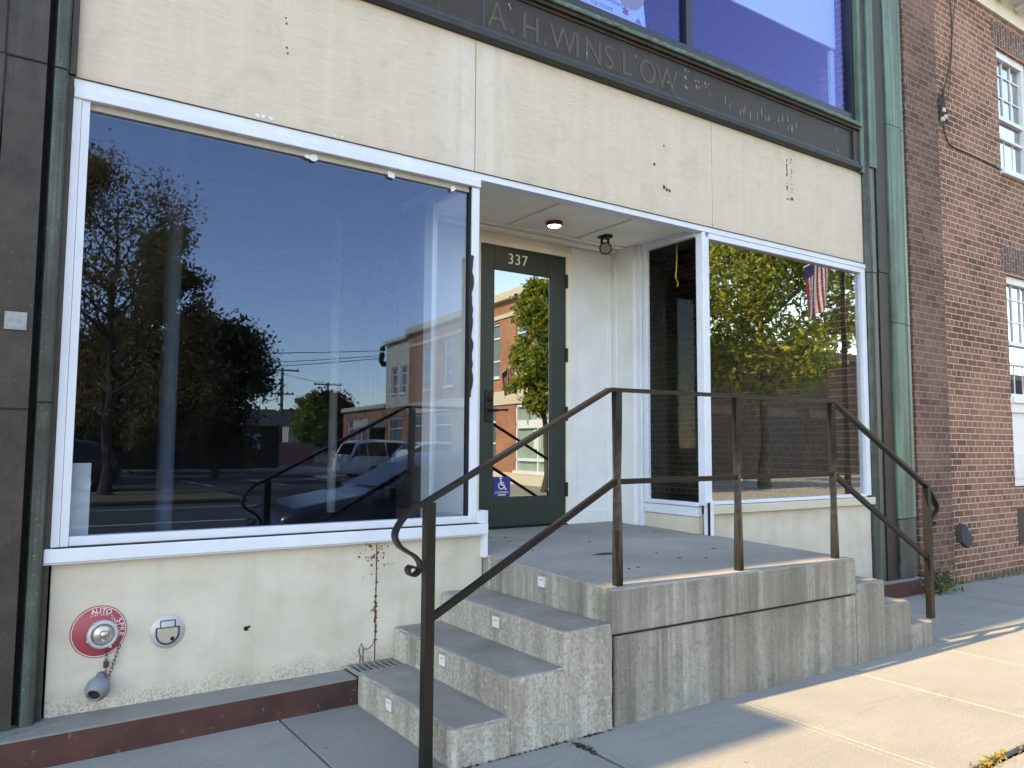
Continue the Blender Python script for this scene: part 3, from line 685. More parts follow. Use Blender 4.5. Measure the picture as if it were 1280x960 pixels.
# --- upper window
UW = MB(); UW.box(.6, 6.89, -.012, .06, 4.562, 4.632, .003, 1); UW.box(6.835, 6.885, -.010, .06, 4.632, 6.1); UW.box(4.552, 4.622, -.010, .06, 4.632, 6.1); UW.box(.6, 6.89, -.01, .06, 6.1, 6.2)
UW.box(2.2, 2.27, -.01, .06, 4.632, 6.1)
UWo = UW.done('upper_window', MT['navy'], B)
MB().box(2.27, 4.552, .028, .034, 4.625, 6.1).box(4.622, 6.835, .028, .034, 4.625, 6.1).box(.6, 2.2, .028, .034, 4.625, 6.1).done('pane', MT['glass_up'], UWo)
sh = MB()
sh.box(4.70, 6.80, .125, .130, 5.32, 6.1); sh.tube([(4.70, .128, 5.32), (6.80, .128, 5.32)], .010, 8); sh.done('roller_shade', MT['shade'], UWo)
MB().box(6.735, 6.80, .14, .17, 4.6, 5.32).done('window_jamb', MT['in_white'], UWo)
# poster upstairs
P = thing('window_poster', 'pale blue poster with a leaf emblem behind the upstairs glass', 'poster', (3.8, .06, 4.64))
MB().prism([(3.20, .058, 4.636), (4.172, .058, 4.636), (4.10, .058, 5.25), (3.20, .058, 5.25)], (0, .002, 0)).done('sheet', MT['poster'], P)
pp = MB(); ringseg(pp, 4.00, 4.935, 0, .155, PI*1.0, PI*2, .0575, 22); pp.done('printed_circle', MT['peach'], P)
for tx, zz in (('Southwestern', 4.765), ('Vermont', 4.70)): lettering('printed_word', [text_mesh(tx, .062, 3.60, .0572, zz, .0008)], MT['ink'], P)
pp = MB(); pts = []
for k in range(12):
    a = PI/2+k*PI/6; r = .045 if k % 2 == 0 else .022; pts.append((3.955+r*math.cos(a), .0575, 4.745+r*math.sin(a)))
pp.prism(pts, (0, -.0008, 0)); pp.done('leaf_emblem', MT['redplate'], P)
pp = MB(); pp.box(4.06, 4.115, .0565, .0575, 4.638, 4.69); pp.done('printed_tower', MT['stone'], P)
pp = MB(); pp.prism([(4.05, .0565, 4.69), (4.125, .0565, 4.69), (4.088, .0565, 4.735)], (0, .001, 0)); pp.done('printed_roof', MT['ink'], P)
# --- shell of the building
sh = MB()
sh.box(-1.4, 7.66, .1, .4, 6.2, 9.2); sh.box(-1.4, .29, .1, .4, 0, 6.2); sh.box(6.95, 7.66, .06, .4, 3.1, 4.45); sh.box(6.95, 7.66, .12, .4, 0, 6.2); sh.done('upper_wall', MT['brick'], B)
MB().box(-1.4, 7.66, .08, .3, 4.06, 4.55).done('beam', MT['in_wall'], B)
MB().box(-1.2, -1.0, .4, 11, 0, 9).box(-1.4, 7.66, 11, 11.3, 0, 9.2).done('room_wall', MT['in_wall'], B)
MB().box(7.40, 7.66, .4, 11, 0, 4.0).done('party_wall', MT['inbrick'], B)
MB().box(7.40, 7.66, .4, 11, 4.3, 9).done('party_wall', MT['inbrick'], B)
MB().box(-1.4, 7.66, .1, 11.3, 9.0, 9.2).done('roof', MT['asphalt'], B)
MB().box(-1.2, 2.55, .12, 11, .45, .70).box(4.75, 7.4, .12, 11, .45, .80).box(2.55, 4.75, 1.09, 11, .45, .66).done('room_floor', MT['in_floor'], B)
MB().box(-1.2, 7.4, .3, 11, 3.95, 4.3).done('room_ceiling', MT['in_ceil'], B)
MB().box(2.6, 4.7, .10, 1.12, 3.30, 3.95).done('entry_ceiling_box', MT['in_wall'], B)
bm_ = MB()
for k in range(9): bm_.box(-1.0, 7.3, .9+k*1.05, 1.0+k*1.05, 3.80, 3.95)
for x in (.2, 1.5, 2.8): bm_.box(x-.05, x+.05, .5, 10.5, 3.72, 3.80)
bm_.done('ceiling_beam', MT['in_wall'], B)
MB().lathe([(.055, .7), (.055, 3.7), (.08, 3.72), (.08, 3.8)], (1.02, 1.35, 0), 'z', 24).done('interior_column', simple('pale_blue_column', (.10, .15, .21), .5), B)
MB().lathe([(.045, .7), (.045, 3.8)], (3.05, 3.6, 0), 'z', 20).done('interior_column', MT['in_white'], B)
MB().tube([(.2, 1.6, 3.55), (2.5, 3.4, 3.55), (2.5, 3.4, 3.8)], .03, 8).tube([(-.6, 2.2, 3.6), (3.5, 2.2, 3.6)], .025, 8).done('ceiling_pipe', MT['in_wall'], B)
MB().lathe([(.09, 0), (.09, -.03), (0, -.05)], (1.95, 1.7, 3.80), 'z', 24).done('ceiling_fitting', MT['in_white'], B)
MB().box(6.5, 6.9, .02, .06, 4.5, 4.55).done('lintel', MT['navy'], B)

# interior odds and ends
tag(MB().box(.368, .455, .10, .115, .70, 1.30).done('white_board', MT['in_white']), 'white board leaning inside the lower left corner of the big window', 'board')
yc = MB(); yc.tube([(4.80, .36, 3.13), (4.80, .36, 3.02), (4.79, .355, 2.91), (4.775, .35, 2.84), (4.775, .35, 2.81), (4.795, .355, 2.795), (4.81, .36, 2.77), (4.805, .36, 2.745)], .007, 6)
tag(yc.done('hanging_string', MT['yellow']), 'short yellow cord hanging behind the narrow side pane', 'cord')

# ================================================================== ENTRY STEPS
ST = thing('entry_steps', 'concrete entry landing with four steps down to the left and right', 'steps', (3.7, -.6, 0))
F = -1.2285
SLP = .0292
c = MB(); c.prism([(2.663, F-.004, .455), (2.663, F-.004, .68), (2.663, 1.06, .68+SLP*2.288), (2.663, 1.06, .455)], (2.094, 0, 0), .009); wear(c, .0035, 6, 1); c.done('landing_slab', MT['streak'], ST)
c = MB(); c.box(2.69, 4.775, F+.012, -.01, -.05, .440, .006, 2); wear(c, .0035, 6, 2); c.done('landing_base', MT['streak'], ST)
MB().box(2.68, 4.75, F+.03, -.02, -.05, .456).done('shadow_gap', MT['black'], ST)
MB().box(2.58, 4.74, .13, 1.06, .2, .60).done('landing_core', MT['streak'], ST)
for (x0, x1, z, yb) in ((2.3606, 2.668, .51, -.005), (2.0488, 2.372, .34, -.005), (1.7518, 2.060, .17, -.188)):
    c = MB(); c.box(x0, x1, F+random.uniform(-.002, .002), yb, -.05, z, .013, 3); wear(c, .0045, 5, x0*9); c.done('step', MT['roughc'], ST)
for (x0, x1, z) in ((4.78, 5.10, .51), (5.09, 5.416, .34), (5.406, 5.704, .17)):
    c = MB(); c.box(x0, x1, F+.006+random.uniform(-.002, .002), -.14, -.05, z, .010, 3); wear(c, .0035, 5, x0*9); c.done('step', MT['streak'], ST)
lt = [(2.663, -.635, .634), (2.3606, -.631, .446), (2.0488, -.600, .283), (1.7518, -.595, .108)]
for x, y, z in lt:
    l = MB(); l.box(x-.007, x+.01, y-.040, y+.040, z-.036, z+.036, .002, 1)
    lo = l.done('step_light', MT['steel'], ST)
    MB().box(x-.0085, x-.006, y-.031, y+.031, z-.028, z+.028).done('lens', MT['paper'], lo)
    MB().box(x-.0095, x-.0082, y-.018, y+.018, z+.008, z+.012).done('louvre', MT['grey'], lo)
d = MB(); pts = []
for k in range(18):
    a = 2*PI*k/18; r = 1+.5*(k in (0, 9)); pts.append((3.36+.07*math.cos(a)*r, -.36+.035*math.sin(a), .6795+SLP*.87+SLP*.035*math.sin(a)))
d.prism(pts, (0, 0, .003)); d.done('drain_stain', MT['black'], ST)

# small dark leaves / debris on landing
db = MB(); random.seed(21)
for k in range(14):
    x = random.uniform(2.8, 4.6); y = random.uniform(-.9, .9); zl = .68+SLP*(y-F)+.001; r = random.uniform(.008, .02); a0 = random.uniform(0, 6)
    db.prism([(x+r*math.cos(a0), y+r*math.sin(a0), zl), (x+r*.4*math.cos(a0+1.5), y+r*.4*math.sin(a0+1.5), zl+.002), (x-r*math.cos(a0), y-r*math.sin(a0), zl), (x+r*.4*math.cos(a0-1.5), y+r*.4*math.sin(a0-1.5), zl+.002)], (0, 0, .002))
tag(db.done('leaf_litter', simple('dry_dark_leaf', (.07, .05, .035), .9)), 'few dry leaf scraps on the landing', 'leaf litter', kind='stuff')

# floor grate
GR = thing('floor_grate', 'dark iron floor grate between the red plinth and the steps', 'grate', (1.9, -.1, .13))
g = MB(); g.box(1.756, 2.045, -.186, -.178, .145, .166); g.box(1.756, 2.045, -.016, -.008, .145, .166); g.box(1.756, 1.764, -.178, -.016, .145, .166); g.box(2.037, 2.045, -.178, -.016, .145, .166)
for k in range(7): g.box(1.795+k*.036, 1.8005+k*.036, -.178, -.016, .150, .1655)
g.done('bars', simple('worn_iron', (.34, .33, .31), .5, .2, .4, 30, .3), GR)
MB().box(1.752, 2.0475, -.1865, -.006, .0, .146).done('pit', MT['black'], GR)

# ================================================================== RAILING
RL = thing('step_railing', 'dark bronze wrought railing with scrolled ends along the landing and both flights', 'railing', (3.7, -1.168, 0))
yr = -1.168
def arc(pts, n=6):
    """Catmull-Rom through points"""
    P_ = [Vector(p) for p in pts]; out = []
    for i in range(len(P_)-1):
        p0 = P_[max(i-1, 0)]; p1 = P_[i]; p2 = P_[i+1]; p3 = P_[min(i+2, len(P_)-1)]
        for k in range(n):
            t = k/n
            out.append(.5*((2*p1)+(p2-p0)*t+(2*p0-5*p1+4*p2-p3)*t*t+(3*p1-p0-3*p2+p3)*t**3))
    out.append(P_[-1]); return out
top = MB(); top.sweep([(1.631, yr, 1.146), (2.70, yr, 1.692), (4.645, yr, 1.706), (5.79, yr, 1.112)], .044, .020); top.done('top_rail', MT['rail'], RL)
mid = MB(); mid.sweep([(1.66, yr, .640), (2.735, yr, 1.214), (4.63, yr, 1.226), (5.765, yr, .600)], .030, .028); mid.done('mid_rail', MT['rail'], RL)
def U(u, w):   # offline-measured scroll outline -> plane of the railing
    x = 1.631+(u-533.0)*(.00364); z = 1.146-(w-628)*(.00346); return (x, yr, z)
sc = arc([(1.64, yr, 1.151), U(514, 637), U(500, 651), U(493, 666), U(498, 679), U(508, 687), U(519, 694), U(526, 703), U(526, 711), U(520, 717), U(513, 716), U(510.5, 710), U(514, 706.5), U(518.5, 708)])
sm_ = MB(); sm_.sweep(sc, .042, .016, taper=[1-.35*i/len(sc) for i in range(len(sc))]); sm_.done('scroll', MT['rail'], RL)
def V(u, w):
    x = 5.79+(u-1159)*.0092; z = 1.112-(w-611)*.0056; return (x, yr, z)
sc = arc([(5.78, yr, 1.117), V(1166.5, 624), V(1171.5, 635), V(1170.5, 643), V(1165, 648.5), V(1161.5, 653), V(1161.5, 658), V(1164, 661), V(1166.5, 659), V(1165, 656.5)])
sm_ = MB(); sm_.sweep(sc, .042, .016, taper=[1-.3*i/len(sc) for i in range(len(sc))]); sm_.done('scroll', MT['rail'], RL)
def post(x, z0, z1, tw, h=.019):
    mb = MB(); n = 14; rings = []
    for i in range(n+1):
        t = i/n; a = tw*t+(0 if tw else 0); z = z0+(z1-z0)*t
        rings.append([mb.b.verts.new((x+h*1.414*math.cos(PI/4+a+k*PI/2), yr+h*1.414*math.sin(PI/4+a+k*PI/2), z)) for k in range(4)])
    for i in range(n):
        for k in range(4): mb.b.faces.new((rings[i][k], rings[i][(k+1) % 4], rings[i+1][(k+1) % 4], rings[i+1][k]))
    mb.b.faces.new(rings[0][::-1]); mb.b.faces.new(rings[-1])
    return mb
for x, z0, z1, tw in ((1.650, 0, 1.146, 0), (2.752, .68, 1.685, PI/2), (3.692, .68, 1.69, PI/2), (4.630, .68, 1.69, PI/2), (5.775, .17, 1.11, 0)):
    po = post(x, z0, z1, tw, .0195 if tw else .022).done('post', MT['rail'], RL)
rs = MB(); rs.lathe([(0, .004), (.045, .003), (.05, 0)], (1.650, yr, .0), 'z', 18); rs.done('rust_ring', MT['rust'], RL)
bo = MB(); bo.lathe([(0, -.006), (.007, -.004), (.008, 0)], (3.700, yr-.021, 1.205), 'y', 10); bo.done('bolt', MT['steel'], RL)

# ================================================================== FIXTURES
A = thing('sprinkler_connection', 'round red sprinkler connection plate with silver inlet and chain on the stucco', 'fire connection', (.509, 0, .505))
c0 = (.509, 0, .505)
MB().lathe([(0, -.012), (.118, -.012), (.121, -.008), (.121, -.003)], c0, 'y', 56).done('plate', MT['redplate'], A)
MB().lathe([(.1135, -.0125), (.1135, -.0138), (.1165, -.0138), (.1165, -.0125)], c0, 'y', 56).done('plate_border', MT['lettering'], A)
ms = []
def arcword(txt, r, a0, step, size, cx=c0[0], cz=c0[2]):
    for i, chh in enumerate(txt):
        a = rad(a0-step*i)
        if chh == ' ': continue
        me = text_mesh(chh, size, 0, 0, 0, .001, 'CENTER', (PI/2, 0, 0))
        me.transform(Matrix.Translation((cx+r*math.cos(a), -.0135, cz+r*math.sin(a))) @ Matrix.Rotation(-(a-PI/2), 4, 'Y'))
        ms.append(me)
arcword('AUTO. SPKR', .0865, 106, 13.2, .034)
arcword('FIRE DEPT. CONN.', .0755, 116, 6.3, .0125)
lettering('plate_lettering', ms, MT['lettering'], A)
cc = (.524, 0, .493)
MB().lathe([(.066, -.012), (.069, -.028), (.065, -.038), (.062, -.042), (.054, -.045), (.050, -.042), (.050, -.028)], cc, 'y', 48).done('inlet_ring', MT['silver'], A)
kn = MB(); kn.lathe([(0, -.034), (.047, -.031), (.050, -.026), (.050, -.012)], cc, 'y', 48); kn.lathe([(0, -.062), (.014, -.060), (.019, -.050), (.014, -.042), (.010, -.034)], (cc[0]+.002, 0, cc[2]+.004), 'y', 24); kn.lathe([(0, -.05), (.006, -.048), (.008, -.034)], (cc[0]+.004, 0, cc[2]-.026), 'y', 14); kn.done('inlet_cap', MT['chrome'], A)
lugs = MB()
for a in (35, 125, 200, 300): lugs.box(cc[0]+.066*math.cos(rad(a))-.006, cc[0]+.066*math.cos(rad(a))+.006, -.044, -.024, cc[2]+.066*math.sin(rad(a))-.006, cc[2]+.066*math.sin(rad(a))+.006, .002, 1)
lugs.done('lug', MT['silver'], A)
def link(mb, p, d, L=.024, w=.006, r=.0016, flip=False):
    d = Vector(d).normalized(); s_ = d.cross(Vector((0, 1, 0))).normalized() if not flip else Vector((0, 1, 0))
    pts = []
    for k in range(17):
        a = 2*PI*k/16; pts.append(Vector(p)+d*(L/2*math.cos(a))+s_*(w*math.sin(a)))
    mb.tube(pts, r, 5, False)
ch = MB()
for i in range(9): link(ch, (.545+.0*i, -.022, .418-i*.018), (0, 0, 1), flip=i % 2 == 1)
for i in range(10):
    t = i/9; link(ch, (.598-.045*t, -.020, .425-.155*t), (-.28, 0, -1), flip=i % 2 == 1)
ch.box(.533, .556, -.030, -.016, .335, .368, .004, 1)
ch.done('chain', simple('dark_chain_steel', (.10, .10, .10), .4, .8), A)
cap = MB(); ax = (Vector((-.42, -.82, -.40)).normalized(), Vector((.95, -.2, 0)).normalized(), None)
e1 = ax[0].cross(Vector((0, 0, 1))).normalized(); e2 = ax[0].cross(e1)
AX = (ax[0], e1, e2)
cap.lathe([(0, -.050), (.030, -.048), (.046, -.034), (.053, -.010), (.051, .014), (.042, .034), (.034, .044), (.030, .046), (.027, .042), (.026, -.02), (0, -.025)], (.508, -.062, .252), AX, 36)
CAPo = tag(cap.done('drain_outlet', MT['grey']), 'grey bell shaped iron outlet low on the stucco under the red plate', 'pipe outlet')
MB().lathe([(0, .0), (.0265, .0)], Vector((.508, -.062, .252))+AX[0]*.034, AX, 24).done('bore', simple('rusty_bore', (.035, .018, .012), .9), CAPo)
MB().tube([(.518, -.04, .275), (.53, .0, .30)], .022, 12).done('pipe', MT['grey'], CAPo)

K = thing('wall_key_box', 'round silver key box cover set into the stucco right of the red plate', 'key box', (.815, 0, .467))
kc = (.815, 0, .467)
MB().lathe([(0, -.010), (.078, -.010), (.082, -.006), (.082, .0)], kc, 'y', 48).done('cover', MT['silver'], K)
kb = MB(); ringseg(kb, kc[0], kc[2]-.008, .050, .056, PI, 2*PI, -.0105, 24); kb.box(kc[0]-.056, kc[0]-.05, -.012, -.0105, kc[2]-.01, kc[2]+.022); kb.box(kc[0]+.05, kc[0]+.056, -.012, -.0105, kc[2]-.01, kc[2]+.022)
kb.box(kc[0]-.036, kc[0]+.036, -.012, -.0105, kc[2]+.052, kc[2]+.056); kb.box(kc[0]-.036, kc[0]-.032, -.012, -.0105, kc[2]+.022, kc[2]+.052); kb.box(kc[0]+.032, kc[0]+.036, -.012, -.0105, kc[2]+.022, kc[2]+.052); kb.box(kc[0]-.056, kc[0]+.056, -.012, -.0106, kc[2]+.018, kc[2]+.022)
kb.done('groove_line', MT['blackmetal'], K)
kp = MB(); pts = [(kc[0]+.046*math.cos(a), -.0105, kc[2]-.004+.046*math.sin(a)) for a in [PI+PI*k/18 for k in range(19)]]+[(kc[0]+.046, -.0105, kc[2]+.016), (kc[0]-.046, -.0105, kc[2]+.016)]
kp.prism(pts, (0, -.004, 0)); kp.done('lid', simple('pale_brass_lid', (.58, .54, .45), .4, .5, .2, 40), K)
MB().lathe([(0, -.017), (.010, -.016), (.011, -.012)], (kc[0]+.022, 0, kc[2]-.036), 'y', 16).done('keyhole', MT['blackmetal'], K)
# ceiling lights
CL = thing('ceiling_light', 'small round lit ceiling light with bronze rim over the green door', 'ceiling light', (3.645, .55, ZS))
MB().lathe([(.064, 0), (.066, -.012), (.064, -.030), (.056, -.034), (.052, -.026)], (3.645, .55, ZS), 'z', 40).done('rim', simple('bronze_rim', (.09, .05, .04), .4, .5), CL)
MB().lathe([(.053, -.028), (.045, -.036), (.0, -.040)], (3.645, .55, ZS), 'z', 32).done('diffuser', m_emit('warm_diffuser', (1, .86, .62), 3.2), CL)
SL = thing('spotlight', 'black adjustable spotlight under the entry soffit near the corner', 'spotlight', (4.235, .63, ZS))
q = (4.235, .63, ZS)
MB().lathe([(0, -.022), (.05, -.020), (.066, -.010), (.066, 0)], q, 'z', 32).done('base', MT['blackmetal'], SL)
MB().box(q[0]-.040, q[0]-.030, q[1]-.012, q[1]+.012, q[2]-.10, q[2]-.015, .002, 1).box(q[0]+.030, q[0]+.040, q[1]-.012, q[1]+.012, q[2]-.10, q[2]-.015, .002, 1).done('bracket', MT['blackmetal'], SL)
hx = Vector((-.62, -.66, -.28)).normalized(); h1 = hx.cross(Vector((0, 0, 1))).normalized(); h2 = hx.cross(h1)
MB().lathe([(0, -.075), (.022, -.070), (.030, -.04), (.040, -.01), (.050, .02), (.052, .05), (.046, .055), (.042, .04)], (q[0]+.0, q[1]-.01, q[2]-.105), (hx, h1, h2), 32).done('head', MT['blackmetal'], SL)
MB().lathe([(0, .040), (.043, .038)], (q[0], q[1]-.01, q[2]-.105), (hx, h1, h2), 28).done('lens', simple('frosted_lens', (.26, .26, .27), .2), SL)

# ================================================================== BRICK NEIGHBOUR
N = thing('brick_building', 'dark red brick building with white sash windows right of the copper pilaster', 'building', (10, .2, 0))
MB().box(7.725, 8.362, -.055, .3, .15, 9).done('brick_pier', MT['pierbrick'], N)
MB().box(7.718, 7.7245, -.053, .3, .15, 9).done('pier_return', MT['pierside'], N)
MB().box(7.66, 7.72, .04, .3, .0, 9).done('joint_shadow', MT['black'], N)
wl = MB()
wl.box(8.362, 9.90, .0, .3, -.1, 6.64); wl.box(9.90, 10.72, .0, .3, 3.45, 4.66); wl.box(9.90, 10.72, .0, .3, 6.24, 6.64); wl.box(10.72, 14.5, .0, .3, -.1, 6.64); wl.box(9.90, 10.72, .0, .3, -.1, .95)
wl.done('brick_wall', MT['brick'], N)
# soldier-course lintel bricks above upper windows
mt_ = m_brick('lintel_brick', 'z', (.125, .075, .066), (.235, .135, .115), (.42, .37, .33))
for z0 in (6.26, 3.50): MB().box(9.80, 10.85, -.004, .05, z0, z0+.30).done('brick_lintel', mt_, N)
wf = lambda z0, z1: None
def sash(z0, z1):
    m = MB(); m.box(9.905, 9.985, .035, .11, z0, z1, .003, 1); m.box(10.64, 10.715, .035, .11, z0, z1, .003, 1); m.box(9.985, 10.64, .035, .11, z1-.10, z1, .003, 1); m.box(9.87, 10.75, -.05, .11, z0, z0+.07, .004, 1); m.box(9.985, 10.64, .05, .11, z0+.07, z0+.12, .002, 1)
    zm = z0+(z1-z0)*.47; m.box(9.985, 10.64, .045, .10, zm-.025, zm+.025, .002, 1); m.box(9.985, 10.64, .055, .10, zm-.26, zm-.225, .002, 1)
    for k in (1, 2): m.box(9.985+.218*k-.009, 9.985+.218*k+.009, .075, .105, zm+.025, z1-.1)
    for k in (1, 2): m.box(9.985, 10.64, .077, .104, zm+(z1-zm)*k/3-.009, zm+(z1-zm)*k/3+.009)
    for k in (1, 2): m.box(9.985+.218*k-.009, 9.985+.218*k+.009, .085, .105, z0+.12, zm-.25)
    w = m.done('sash_window', MT['paintwhite'], N)
    MB().box(9.985, 10.64, .090, .095, z0+.1, z1-.1).done('pane', MT['glass_house'], w)
    MB().box(9.985, 10.64, .14, .15, z0+.1, z1-.1).done('dark_room', MT['in_wall'], w)
sash(4.66, 6.25); sash(1.93, 3.46)
MB().box(9.905, 10.72, .02, .12, .97, 1.93).box(9.88, 10.74, -.02, .1, 1.82, 1.93, .006).box(9.95, 10.7, .008, .05, 1.05, 1.35, .004, 1).done('white_panel', MT['paintwhite'], N)
MB().box(9.93, 10.7, -.004, .02, .30, .72).done('basement_vent', MT['blackmetal'], N)
co = MB(); band(co, [(.05, 6.64), (-.03, 6.64), (-.035, 6.80), (-.07, 6.86), (.05, 6.86)], 8.362, 14.5); co.done('cornice_fascia', MT['creamwood'], N)
co = MB(); band(co, [(.05, 6.86), (-.33, 6.86), (-.36, 6.92), (-.42, 7.02), (.05, 7.04)], 8.362, 14.5); co.done('cornice', MT['paintwhite'], N)
for k in range(13): MB().box(8.5+k*.45, 8.64+k*.45, -.30, -.06, 6.80, 6.858, .004, 1).done('dentil', MT['paintwhite'], N)
MB().box(8.362, 14.5, .0, 9, 7.04, 7.3).box(7.66, 8.362, .3, 9, 0, 9).box(14.2, 14.5, .3, 9, 0, 7).done('roof_block', MT['brick'], N)
cb = MB(); random.seed(4)
cb.tube(arc([(8.80, -.01, 6.62), (8.83, -.015, 6.2), (8.80, -.012, 5.85), (8.68, -.014, 5.5), (8.56, -.014, 5.28), (8.52, -.014, 5.2)]), .0065, 6)
cb.tube(arc([(8.98, -.01, 6.62), (8.86, -.02, 6.25), (8.80, -.02, 5.9), (8.74, -.016, 5.5), (8.66, -.016, 5.25), (8.60, -.016, 5.18)]), .004, 6)
for k in range(16):
    cb.tube(arc([(8.53+random.gauss(0, .05), -.03, 5.08+random.gauss(0, .09)) for _ in range(4)]), .0048, 5)
cb.tube(arc([(8.54, -.02, 4.95), (8.60, -.014, 4.82), (8.72, -.012, 4.74), (9.1, -.012, 4.73), (9.5, -.012, 4.72), (9.88, -.012, 4.70)]), .007, 6)
CB = tag(cb.done('wall_cable', simple('faded_cable', (.05, .048, .045), .8)), 'tangled black cables stapled to the upper brick wall', 'cable')
for dx, dz in ((0, .02), (.03, -.05), (-.03, -.09)):
    MB().box(8.53+dx-.02, 8.53+dx+.02, -.055, -.02, 5.06+dz-.02, 5.06+dz+.03, .006, 1).done('cable_clip', simple('bleached_plastic', (.55, .55, .45), .6), CB)
dr = MB(); dr.prism([(8.50, -.01, .56), (8.54, -.02, .62), (8.575, -.02, .62), (8.62, -.05, .50), (8.60, -.06, .44), (8.52, -.06, .38), (8.48, -.03, .44)], (0, -.07, -.02), .008)
tag(dr.done('wall_spout', simple('rusty_purple_iron', (.06, .05, .062), .6, .3, .3, 14)), 'dark iron spout hood low on the brick wall', 'spout')

# weeds, grass, litter
def leaves(name, mat, pts, size, flat=0, parent=None, kind=None):
    vs = []; fs = []
    for p in pts:
        n = Vector((random.gauss(0, 1), random.gauss(0, 1), random.gauss(0, 1)+flat)).normalized()
        a = n.orthogonal().normalized(); a.rotate(Matrix.Rotation(random.uniform(0, 6.28), 3, n)); b2 = n.cross(a)
        s_ = size*random.choice((.5, .7, .85, 1, 1.15, 1.5))*random.uniform(.8, 1.15); i = len(vs); p = Vector(p)
        vs += [p+a*s_, p+b2*s_*.45+n*s_*.15, p-a*s_, p-b2*s_*.45+n*s_*.15]; fs.append((i, i+1, i+2, i+3))
    me = bpy.data.meshes.new(name); me.from_pydata([tuple(v) for v in vs], [], fs); me.materials.append(mat)
    o = bpy.data.objects.new(name, me); COL.objects.link(o)
    if parent is not None: attach(o, parent)
    return o
random.seed(9)
WD = thing('weed_plant', 'small flowering weed at the foot of the brick pier', 'weed', (7.75, -.2, 0))
leaves('foliage', MT['leaf_weed'], [(7.76+random.gauss(0, .14), -.22+random.gauss(0, .05), abs(random.gauss(.05, .09))+.01) for k in range(260)], .022, 0, WD)
st = MB()
for k in range(14):
    x = 7.76+random.gauss(0, .04); st.tube([(x, -.2, 0), (x+random.gauss(0, .08), -.22+random.gauss(0, .05), random.uniform(.1, .26))], .002, 4)
st.done('stem', MT['leaf_weed'], WD)
gb = MB()
for k in range(420):
    x = 8.9+random.random()*2.6; y = -.03-random.random()*.10; h = random.uniform(.03, .11)
    gb.poly([(x-.004, y, 0), (x+.004, y, 0), (x+random.gauss(0, .03), y+random.gauss(0, .03), h)])
tag(gb.done('grass_tuft', MT['grassm']), 'grass strip growing along the base of the brick wall', 'grass', kind='stuff')
wd = MB()
for k in range(160):
    x = 8.2+random.random()*.7; y = -.03-random.random()*.05; h = random.uniform(.01, .045)
    wd.poly([(x-.003, y, 0), (x+.003, y, 0), (x+random.gauss(0, .02), y+random.gauss(0, .02), h)])
tag(wd.done('joint_grass', MT['leaf_weed']), 'sparse weeds at the wall foot beside the flowering weed', 'grass', kind='stuff')
fl = leaves('fallen_leaves', MT['fallen'], [(3.84+random.gauss(0, .16), -2.462+random.gauss(0, .018), random.random()*.012) for k in range(90)]+[(random.uniform(2.8, 7), -2.46+random.gauss(0, .02), .004) for k in range(60)], .014, 2)
tag(fl, 'yellow fallen leaves caught along the kerb joint', 'leaves', kind='stuff')
moss = leaves('joint_moss', m_leaf('moss_bits', [(0, (.03, .035, .02)), (1, (.09, .08, .05))]), [(2.39+random.gauss(0, .012), -1.27-abs(random.gauss(0, .10)), .002) for k in range(90)]+[(random.uniform(1.8, 2.66), F-.008, .003) for k in range(120)], .010, 2)
tag(moss, 'dark moss and grit along the foot of the steps', 'moss', kind='stuff')
tag(MB().prism([(5.9, -.9, .002), (5.96, -.93, .004), (6.02, -.90, .006), (5.95, -.87, .004)], (0, 0, .002)).done('paper_scrap', MT['paper']), 'small white paper scrap on the shaded sidewalk beyond the steps', 'litter')

# ================================================================== UNSEEN LEFT BUILDING (added to cast the street shadow)
LB = thing('unseen_shade_building', 'unseen plain brick building left of the storefront, added to shade the sidewalk', 'building', (-10, 2, 0))
MB().box(-26, -1.42, .05, 10, -.1, 8.9).done('brick_wall', MT['pierbrick'], LB)
cn = MB(); cn.box(-7.45, -1.41, -.29, .5, 8.7, 9.05, .02); cn.box(-26, -7.45, -.80, .5, 8.7, 9.15, .02); cn.done('cornice', MT['bronze'], LB)  # overhang and step shaped to set the shadow edge on the sidewalk

# ================================================================== STREET SEEN IN THE GLASS
# --- brick block across the side street (wall line x = 14.75 + .1*Y, Y = distance across the street)
fb = thing('corner_brick_block', 'two storey orange brick block with pale cornice across the street', 'building', (15.95, -12, 0))
ang = math.atan2(-1, .1)   # local +x runs along the wall away from the viewer
fb.rotation_euler = (0, 0, ang)
k_ = math.sqrt(1.01)
def lx(Y): return (Y-12)*k_
def fpart(name, mat, mb, parent=fb):
    o = mb.done(name, mat); o.parent = parent; return o
# local: x along wall, y<0 is outward?  local y axis = rotate(+90) of dir
# dir=(.0995,-.995): local y = (.995,.0995) -> into the block; outward is -y
def wallgrid(x0, x1, z0, z1, holes, t=.3):
    mb = MB(); xs = sorted({x0, x1, *[v for h_ in holes for v in h_[:2]]}); zs = sorted({z0, z1, *[v for h_ in holes for v in h_[2:]]})
    for a, b in zip(xs[:-1], xs[1:]):
        for c_, d_ in zip(zs[:-1], zs[1:]):
            mx, mz = (a+b)/2, (c_+d_)/2
            if any(h_[0] < mx < h_[1] and h_[2] < mz < h_[3] for h_ in holes): continue
            mb.box(a, b, 0, t, c_, d_)
    return mb
up = []
for Y0, Y1 in ((13.4, 14.4), (15.5, 16.8), (17.0, 17.9), (19.2, 20.3), (21.6, 22.7), (23.7, 24.7), (26.0, 27.0), (28.5, 29.65)): up.append((lx(Y0), lx(Y1), 4.08, 6.24))
gfl = [(lx(14.75), lx(17.9), .42, 2.95), (lx(19.5), lx(21.5), .9, 2.9), (lx(23), lx(25), .9, 2.9), (lx(26.2), lx(28.2), .9, 2.9), (lx(29.6), lx(31.0), .9, 2.9)]
